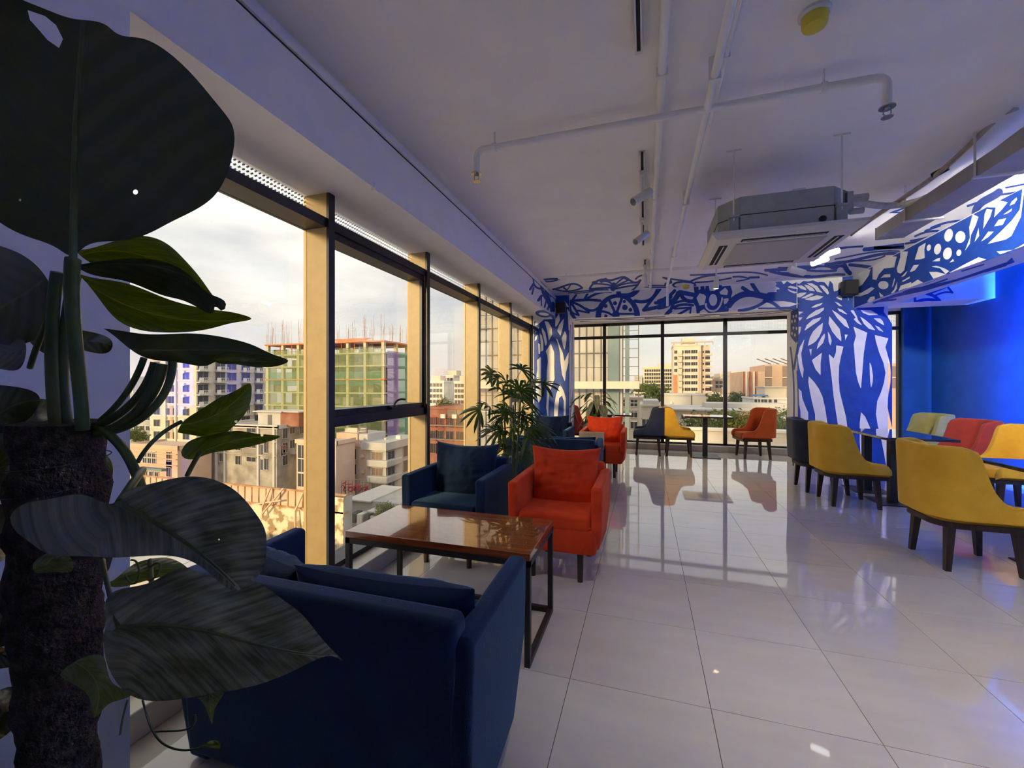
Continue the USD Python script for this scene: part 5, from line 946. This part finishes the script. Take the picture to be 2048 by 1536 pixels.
# red sign: metal lattice with Bengali letters
ys = 53.0; PS = lambda x, y: Py(*cr(650, 830, 6.606)([(x, y)])[0], ys)
sg = thing('rooftop_sign', 'red Bengali lettering on a thin iron lattice below the pink apartment block', 'sign', PS(400, 1060))
add(sg, 'lattice', cat_([bar(PS(x, 870 - (x - 220) * .09), PS(x, 1040 - (x - 220) * .05), .06) for x in range(220, 590, 46)] + [bar(PS(220, 870 + q), PS(585, 838 + q), .05) for q in (0, 45, 90, 135)]), CM['iron'])
for x, y0, y1 in ((270, 870, 1140), (538, 835, 1250), (645, 915, 1160)): add(sg, 'post', bar(PS(x, y0), PS(x, y1), .13), CM['iron'])
redl = plain('sign_red', (.25, .012, .02), .5)
for strokes in ([[(222,945),(255,935),(265,955),(250,985),(268,1005)], [(265,900),(300,915),(352,912)], [(240,905),(262,890),(290,880)]], [[(305,950),(480,935)], [(365,948),(365,1003)], [(365,965),(330,960),(310,985),(330,1005),(365,985)], [(365,965),(388,970),(386,995)]], [[(400,945),(402,1003)]], [[(425,945),(450,960),(425,985),(450,1003),(470,985)], [(455,960),(485,965),(480,995),(462,1000)], [(402,945),(420,915),(460,920),(478,940)]], [[(510,950),(572,935)], [(540,945),(555,965),(530,985),(550,1005)]], [[(570,935),(570,990)]]):
    add(sg, 'letter', cat_([tube(smoothline([PS(*q) - np.array([0, .1, 0]) for q in st], 10), .085, 6) for st in strokes]), redl)
# sheds and clutter below the sign
b = B('shed', 'grey-roofed sheds and dark market stalls below the red sign', 702, 800, 1003, 44, 7, 'grey', edge=0, cat='building')
b.box('roof', b.x0 - .3, b.x0 + 3.2, b.y0 - .6, b.y1, b.zt, b.zt + .15, mat='roofwhite'); b.box('roof', b.x0 + 3.4, b.x1, b.y0 - 1.5, b.y1, b.zt - .9, b.zt - .75, mat='lightgrey')
for k in range(5): b.box('stall', b.x0 + 1.0 + k * .95, b.x0 + 1.7 + k * .95, b.y0 - 1.4, b.y0, b.zt - 2.4 - .3 * (k % 2), b.zt - 1.3, mat=('iron', 'white', 'iron', 'cream', 'iron')[k])
# rusty fence on a mottled wall
yf_ = 36.0; fx0, fx1 = Py(235, 950, yf_)[0], Py(688, 985, yf_)[0]; zt_ = Py(640, 986, yf_)[2]; zm = Py(640, 1020, yf_)[2]
w_ = thing('boundary_wall', 'mottled yellow wall topped by a rusty sheet-metal fence', 'wall', (fx1, yf_, GZ))
add(w_, 'wall_body', bx(fx0, fx1, yf_, yf_ + .5, GZ, zm), CM['mottle']); add(w_, 'end_face', bx(fx1, fx1 + .06, yf_, yf_ + 1.2, GZ, zt_ - .25), CM['grey']); add(w_, 'end_pier', bx(fx1 - 2.3, fx1, yf_ - .12, yf_, GZ, zt_ - .25), CM['mottle']); add(w_, 'coping', bx(fx0, fx1 + .1, yf_ - .12, yf_ + .6, zm - .12, zm + .05), CM['rust'])
add(w_, 'cap_rail', bx(fx0, fx1 + .3, yf_ - .1, yf_ + .15, zt_ - .06, zt_ + .10), CM['rust'])
px_ = np.arange(fx0, fx1 - 2.2, 1.02)
for x in px_:
    add(w_, 'sheet', bx(x + .04, x + .98, yf_, yf_ + .03, zm, zt_ - .05), CM['rustsheet']); add(w_, 'post', bx(x - .05, x + .05, yf_ - .08, yf_, zm - .1, zt_), CM['rust'])
K2p = lambda x, y, yy: Py(*K2([(x, y)])[0], yy)
pr = [((1320, 530), (1250, 700)), ((1440, 530), (1250, 760)), ((1620, 570), (1550, 730)), ((1550, 730), (1550, 960)), ((1180, 675), (1420, 640)), ((1250, 690), (1250, 800))]
for a, c in pr: add(w_, 'timber_prop', bar(K2p(*a, yf_ - .4), K2p(*c, yf_ - .6), .16), CM['rustsheet'])
rf = thing('shed_roof', 'pale corrugated shed roof at the foot of the mottled wall', 'roof', (fx1 - 8, 30, GZ))
zr = Py(640, 1122, 31.0)[2]
for k in range(14): add(rf, 'sheet', bx(fx1 - 20 + k * 1.5, fx1 - 18.55 + k * 1.5, 24.5, 33.5, zr - .04 * (k % 2), zr + .06 - .04 * (k % 2)), CM['roofwhite'])
add(rf, 'wall', bx(fx1 - 19.5, fx1 + .5, 25, 33, GZ, zr - .04), CM['grey']); add(rf, 'roof_box', bx(*sorted((K2p(1520, 1080, 33)[0], K2p(1600, 1080, 33)[0])), 32.2, 33, zr, zr + .7), CM['steelgreen']); add(rf, 'timber', bar(K2p(1510, 1105, 32), K2p(1665, 900, 34), .16), CM['rust']); add(rf, 'timber', bar(K2p(1300, 930, 34), K2p(1370, 900, 34), .16), CM['rust'])
# third bay: brick building, white blocks
b = B('apartment_block', 'old dark red brick building seen through the third window bay', 858, 952, 816, 62, 12, 'brick', edge=.2)
b.box('grey_upper', b.au('f', 895), b.x1 + .1, b.y0 - .1, b.y1, Py(920, 833, b.y0)[2], b.zt + .1, mat='brickgrey')
b.grid('f', [868, 880, 900, 920, 938], [845, 872, 898], 1.3, 1.5, frame='brick', hood=False, uref=900); b.grid('f', [920, 934], [822], 1.0, 1.2, frame='brickgrey', hood=False, uref=900)
for v in (851, 879): b.box('ledge', b.x0, b.x1, b.y0 - .5, b.y0, b.zv('f', 900, v) - .1, b.zv('f', 900, v) + .1, mat='brickgrey')
for u in (888, 911): b.box('air_unit', b.au('f', u) - .4, b.au('f', u) + .4, b.y0 - .5, b.y0, b.zv('f', 900, 832) - .35, b.zv('f', 900, 832) + .3, mat='white')
for i, (u0, u1, vt, y, lab) in enumerate(((852, 888, 763, 190, 'white far apartment block at the left of the third window bay'), (886, 907, 752, 205, 'tall white far apartment block in the middle of the third window bay'), (908, 950, 764, 185, 'white far apartment block at the right of the third window bay'))):
    b = B('apartment_block', lab, u0, u1, vt, y, 16, 'white', edge=.5)
    b.grid('f', list(np.arange(u0 + 4, u1 - 2, 6.5)), list(np.arange(vt + 7, 812, 11)), 1.4, 1.6, uref=(u0 + u1) / 2)
    b.box('roof_room', b.x0 + 2, b.x0 + 7, b.y0 + 2, b.y0 + 8, b.zt, b.zt + 3, mat='cream2')
# concrete tower with formwork, beyond the corner
X0, X1, Y0, Y1 = -12.6, -2.45, 30.0, 40.0
ct = thing('concrete_tower', 'unfinished concrete-panel tower with scaffolding behind the corner column', 'building', ((X0 + X1) / 2, 35, GZ))
add(ct, 'core', bx(X0 + .1, X1 - .1, Y0 + .12, Y1, GZ, 17), CM['concrete'])
nx = 10; pw = (X1 - X0) / nx
for i in range(nx):
    for k in range(13):
        z = -4.6 + k * 1.02
        add(ct, 'panel', bx(X0 + i * pw + .02, X0 + (i + 1) * pw - .02, Y0 + (.03 if (i * 5 + k * 3) % 7 else 0), Y0 + .14, z + .02, z + 1.0), CM[('panel', 'panel2')[(i * 3 + k * 5) % 2]])
for i in range(nx * 2 + 1): x = X0 + i * pw / 2; add(ct, 'formwork_bar', bx(x - .03, x + .03, Y0 - .08, Y0 - .02, -4.5, 9), CM['iron'])
for k in range(5): add(ct, 'formwork_bar', bx(X0, X1, Y0 - .14, Y0 - .08, -2.6 + k * 2.04, -2.54 + k * 2.04), CM['iron'])
add(ct, 'corner_pier', bx(X1, X1 + .75, Y0 - .4, Y0 + .6, GZ, 17), CM['steelgreen']); add(ct, 'corner_pier', bx(X1 + .75, X1 + .95, Y0 - .2, Y0 + .6, GZ, 17), CM['lightgrey']); add(ct, 'lift_mast', bx(X1 + 1.15, X1 + 1.42, Y0 - .2, Y0 + .1, GZ, 17), CM['steelgreen'])
zp = 1.1
add(ct, 'platform', bx(X0, X1 + 2.1, Y0 - 1.6, Y0 - .15, zp - .06, zp + .02), CM['concrete']); add(ct, 'platform_board', bx(X0, X1 + 2.1, Y0 - 1.66, Y0 - 1.6, zp - .05, zp + .45), CM['cream'])
for z in np.arange(-8, 9, .62): add(ct, 'scaffold_ledger', bx(X1 + .95, X1 + 2.05, Y0 - .1, Y0 - .06, z, z + .045), CM['steelgreen'])
for x in (X1 + 1.0, X1 + 2.03): add(ct, 'scaffold_standard', bx(x - .03, x + .03, Y0 - .13, Y0 - .07, GZ, 10), CM['iron'])
add(ct, 'lower_wall', bx(X0, X1 - .1, Y0 - .05, Y0 + .1, GZ, -4.7), CM['grey'])
# --- seen through the back window
b = B('apartment_block', 'cream high-rise tower with rows of small windows in the middle of the back window', 1347, 1402, 690, 215, 16, 'cream2', edge=.5)
K6 = cr(1320, 660, 7.314)
vs = [kv(K6, y) for y in (320, 408, 495, 590, 683, 772, 868, 960)]
for x, w in ((230, 1.3), (377, 1.0), (420, 1.5), (487, 1.9), (535, .6), (335, .6)): b.grid('f', [ku(K6, x)], vs, w, 1.5, uref=1370, hood=False, frame='cream', mull=1 if w > 1 else 0)
for v in vs: b.box('balcony', b.au('f', ku(K6, 265)), b.au('f', ku(K6, 318)), b.y0 - 1.4, b.y0, b.zv('f', 1370, v + 5) - .9, b.zv('f', 1370, v + 5) + .7, mat='cream')
b.box('red_bay', b.au('f', ku(K6, 195)), b.au('f', ku(K6, 250)), b.y0 - .3, b.y0, GZ, b.zv('f', 1370, kv(K6, 655)), mat='slabred')
b.box('stair_recess', b.au('f', ku(K6, 562)), b.au('f', ku(K6, 590)), b.y0 - .1, b.y0 + .2, GZ, b.zt - 3, mat='brown')
wx0, wx1 = b.au('f', 1402), b.au('f', 1421.5); b.box('side_wing', wx0, wx1, b.y0 + 3, b.y0 + 14, GZ, b.zt, mat='pink')
for v in vs:
    z = b.zv('f', 1370, v); b.box('wing_window', wx0 + 1.0, wx0 + 1.7, b.y0 + 2.9, b.y0 + 3.1, z - .4, z + .4, mat='pane'); b.box('wing_window', wx1 - 2, wx1 + .05, b.y0 + 2.9, b.y0 + 3.1, z - .7, z + .7, mat='pane'); b.box('wing_balcony', wx1 - 2, wx1 + 1.0, b.y0 + 2, b.y0 + 3, z - 1.8, z - .8, mat='cream')
b.box('roof_frame', b.x0 - 1, wx1 + 1, b.y0 - .5, b.y0 + .1, b.zt + 1.0, b.zt + 1.5, mat='brown'); b.box('penthouse', b.au('f', 1365), b.au('f', 1391), b.y0 + 2, b.y0 + 9, b.zt, b.zt + 3.6, mat='cream2')
for k in range(6): b.box('roof_post', b.x0 + k * 3.4, b.x0 + .3 + k * 3.4, b.y0 - .4, b.y0, b.zt, b.zt + 1.2, mat='brown')
b = B('apartment_block', 'long yellow apartment block left of the cream tower', 1287, 1346, 735, 250, 18, 'yellow', edge=.5)
b.grid('f', list(np.arange(1291, 1345, 4.6)), list(np.arange(741, 784, 7.4)), 1.0, 1.4, uref=1315, hood=False, mull=0)
b.box('roof_room', b.x0 + 8, b.x0 + 16, b.y0 + 3, b.y0 + 10, b.zt, b.zt + 2.4, mat='cream')
b = B('apartment_block', 'yellowish block with three dark windows left of the brown building', 1463, 1486, 747, 170, 12, 'cream2', edge=.8)
b.grid('f', [1476.5], [761, 769, 778, 787], 2.6, 1.4, uref=1476, hood=False)
b = B('office_building', 'brown slab building with vertical strips and tilted roof fins, right of the back window', 1484, 1530, 743, 118, 16, 'brown', edge=0)
zh = Py(1560, 729, 118)[2]; ux = lambda u: Py(u, 768, 118)[0]
b.box('high_wing', ux(1530), ux(1835), 118.4, 134, GZ, zh, mat='brown')
for k, u in enumerate((1488, 1492, 1500, 1507, 1512)): b.box('strip', ux(u) - .22, ux(u) + .22, 117.6, 118, GZ, b.zt, mat=('brick', 'cream', 'brick', 'cream', 'brick')[k])
b.box('tall_window', ux(1497), ux(1502), 117.9, 118.05, Py(1497, 776, 118)[2], Py(1497, 756, 118)[2], mat='curtain')
for u in (1537, 1572, 1792):
    for v0, v1 in ((732, 753), (757, 776)): b.box('tall_window', ux(u - 6), ux(u + 7), 118.2, 118.5, Py(u, v1, 118)[2], Py(u, v0, 118)[2], mat='curtain')
    b.box('window_bar', ux(u - 7), ux(u + 8), 118.0, 118.3, Py(u, 756, 118)[2], Py(u, 754.5, 118)[2], mat='white')
for k in range(5):
    u = 1515 + k * 16; z = zh + .2; x = ux(u); m = bx(0, 3.4, 118.3, 119.0, 0, .14); m.apply_transform(trimesh.transformations.rotation_matrix(.42, [0, 1, 0])); m.apply_translation([x, 0, z + 1.25]); add(b.t, 'roof_fin', m, CM['brickgrey'])
b = B('house', 'low white building with arched windows and a blue roof sheet before the brown slab', 1507, 1582, 797, 84, 9, 'white', edge=.15)
b.grid('f', [1512, 1518, 1524, 1531, 1540, 1551], [806], .5, 1.4, uref=1530, hood=False, mull=0); b.box('blue_roof', b.au('f', 1509), b.au('f', 1538), b.y0 + .5, b.y0 + 4, b.zt + .4, b.zt + .6, mat='bluesheet'); b.box('upper_room', b.au('f', 1536), b.au('f', 1580), b.y0 + 2, b.y0 + 8, b.zt, b.zt + 1.9, mat='cream'); b.box('upper_roof', b.au('f', 1533), b.au('f', 1583), b.y0 + 1.5, b.y0 + 8.5, b.zt + 1.9, b.zt + 2.1, mat='roofwhite')
b = B('house', 'grey flat-roofed hall in front of the cream tower', 1328, 1408, 789, 92, 14, 'lightgrey', edge=.2)
b.box('annex', b.au('f', 1384), b.au('f', 1410), b.y0 - 2, b.y0, GZ, b.zt - .3, mat='cream2'); b.box('lamp_box', b.au('f', 1340), b.au('f', 1345), b.y0 - .3, b.y0, b.zt - 2.0, b.zt - 1.5, mat='white'); b.box('pipe', b.au('f', 1382), b.au('f', 1382.6), b.y0 - .2, b.y0, GZ, b.zt, mat='iron')
b = B('warehouse', 'long low warehouse with a wide pale roof across the back window', 1346, 1602, 822, 66, 12, 'cream', edge=0)
b.box('roof', b.x0 - .5, b.x1 + .5, b.y0 - .8, b.y1, b.zt, b.zt + .2, mat='roofwhite'); b.box('ridge', b.x0 + 5, b.x1, b.y0 + 4, b.y0 + 9, b.zt + .2, b.zt + .9, mat='roofwhite')
for u in (1363, 1440, 1490): b.box('window', b.au('f', u), b.au('f', u + 8), b.y0 - .05, b.y0 + .05, b.zv('f', u, 838), b.zv('f', u, 829), mat='pane')
b = B('house', 'beige house with a grey vaulted roof left in the back window', 1283, 1327, 811, 48, 8, 'cream2', edge=.1)
b.box('vault', b.au('f', 1286), b.au('f', 1318), b.y0 + 1, b.y1 - 1, b.zt, b.zt + .5, mat='lightgrey'); b.grid('f', [1292, 1307], [847, 866], .8, .9, uref=1300, hood=False)
b = B('house', 'small beige house below the warehouse with a red tin roof at its right', 1555, 1600, 838, 53, 6, 'cream', edge=.1); b.box('tin_roof', b.x0 - 1.5, b.x0 + .5, b.y0 - 1, b.y0 + 3, b.zt - .9, b.zt - .8, mat='brick'); b.box('door', b.au('f', 1562), b.au('f', 1574), b.y0 - .04, b.y0, GZ, b.zt - .6, mat='orange')
b = B('parapet', 'pale parapet wall of the lower roof just under the back window', 1326, 1830, 864, 22, 1.2, 'cream2', cat='wall', edge=.04)
b.box('coping', b.x0, b.x1, b.y0 - .1, b.y0 + .3, b.zt, b.zt + .06, mat='white')
for u in (1350, 1450, 1475, 1545): b.box('patch', b.au('f', u), b.au('f', u + 24), b.y0 - .03, b.y0, b.zt - .5, b.zt - .28, mat='cream')
b = B('house', 'low pale house with several small windows below the scaffolding', 1215, 1284, 795, 60, 10, 'cream', edge=.1)
b.grid('f', [1243, 1268], [806, 828, 850], .9, .9, uref=1255, hood=False)
b = B('house', 'jumble of beige low houses behind the beige vaulted house', 1268, 1345, 786, 120, 14, 'cream', edge=.2); b.grid('f', list(np.arange(1274, 1342, 8)), [792, 799], 1.0, 1.0, uref=1300, hood=False)
# far rows of city blocks along the horizon
rg = np.random.default_rng(8); far = None
def far_block(u, vt, y, wpx, mat, where):
    b = B('distant_block', 'distant hazy city block on the horizon ' + where, u, u + wpx, vt, y, 25, mat, edge=.5, group='distant blocks ' + where)
    for v in np.arange(vt + 4, 790, 6.5):
        z = b.zv('f', u, v)
        if z < GZ + 2: break
        b.box('window_band', b.x0 + .8, b.x1 - .8, b.y0 - .1, b.y0 + .1, z - .8, z + .8, mat='grey')
for ua, ub, yb, v0, v1, wh in ((850, 1000, 300, 755, 766, 'behind the white far blocks of the third bay'), (1268, 1345, 290, 746, 764, 'left of the cream tower'), (1346, 1425, 290, 746, 764, 'hidden behind the cream tower'), (1426, 1490, 290, 746, 764, 'right of the cream tower'), (1491, 1600, 290, 746, 764, 'behind the brown slab building'), (1786, 1802, 330, 760, 761, 'in the narrow window beside the blue wall'), (250, 420, 175, 752, 762, 'at the far left behind the plant')):
    u, k = ua, 0
    while u < ub: w = rg.uniform(9, 18) * (1.5 if ua < 300 else 1); far_block(u, rg.uniform(v0, v1), yb + 29 * (k % 5) + rg.uniform(0, 3), w, ('white', 'cream2', 'lightgrey', 'cream', 'pink')[int(rg.integers(5))], wh); u += w * .95; k += 1
for i, (u, v, y, w) in enumerate(((1424, 786, 150, 14), (1440, 792, 140, 12), (1452, 776, 200, 14), (1428, 760, 240, 20), (1448, 758, 250, 18))):
    b = B('house', ('small pale house right beside the foot of the cream tower', 'second small house right of the cream tower, lower', 'cream house between the tower and the yellowish block', 'reddish mid-rise just right of the cream tower', 'grey mid-rise behind the second back window post')[i], u, u + w, v, y, 10, ('cream2', 'white', 'cream', 'brown', 'lightgrey')[i], edge=.3)
    b.grid('f', [u + w * .3, u + w * .7], [v + 5, v + 13], 1.5, 1.5, uref=u + 4, hood=False)
# trees: trunk and crown of leaf clumps
def tree(label, u, v, y, r, n=160, seed=0, sq=.75, group=None):
    c_ = Py(u, v, y); rg = np.random.default_rng(seed); t = thing('tree', label, 'tree', (c_[0], y, GZ), group)
    add(t, 'trunk', tube([(c_[0], y, GZ), (c_[0], y, c_[2])], [.3, .12], 8), CM['brickgrey'])
    ms = []; base_ = trimesh.creation.icosphere(1)
    for k in range(n):
        d = rg.normal(size=3); d /= np.linalg.norm(d); p = c_ + d * np.array([r, r, r * sq]) * rg.uniform(.35, 1.0)
        lv = rg.normal(size=(14, 3)) * r * .13
        for q in lv:
            a, b_ = rg.normal(size=(2, 3)) * r * .055; ms.append(np.array([p + q - a, p + q + a, p + q + b_]))
    V = np.vstack(ms); add(t, 'foliage', trimesh.Trimesh(V, np.arange(len(V)).reshape(-1, 3), process=False), CM['tree'], kind='stuff')
for i, (u, v, y, r, lab) in enumerate(((1398, 852, 44, 1.6, 'dark green tree under the back window table'), (1445, 848, 46, 1.9, 'bushy tree between the table and the orange chair'), (1475, 853, 45, 1.7, 'tree just left of the orange chair'), (1515, 850, 47, 1.7, 'tree behind the orange chair'), (1562, 852, 45, 2.2, 'wide green tree right of the orange chair'), (1430, 806, 110, 3.2, 'round dark tree at the foot of the cream tower'), (1313, 788, 110, 3.6, 'dark tree left in the back window under the yellow block'), (1285, 783, 140, 4.0, 'tree beside the scaffolding under the yellow block'), (1475, 797, 115, 2.2, 'small tree left of the brown building'), (1372, 884, 30, 1.2, 'shrub below the yellow window chair'),
                                           (888, 812, 75, 2.0, 'roof tree above the red brick building'), (272, 872, 60, 2.2, 'green tree at the far left edge of the view'), (770, 1020, 40, 1.2, 'small tree beside the market stalls'))):
    tree(lab, u, v, y, r, 120, i)
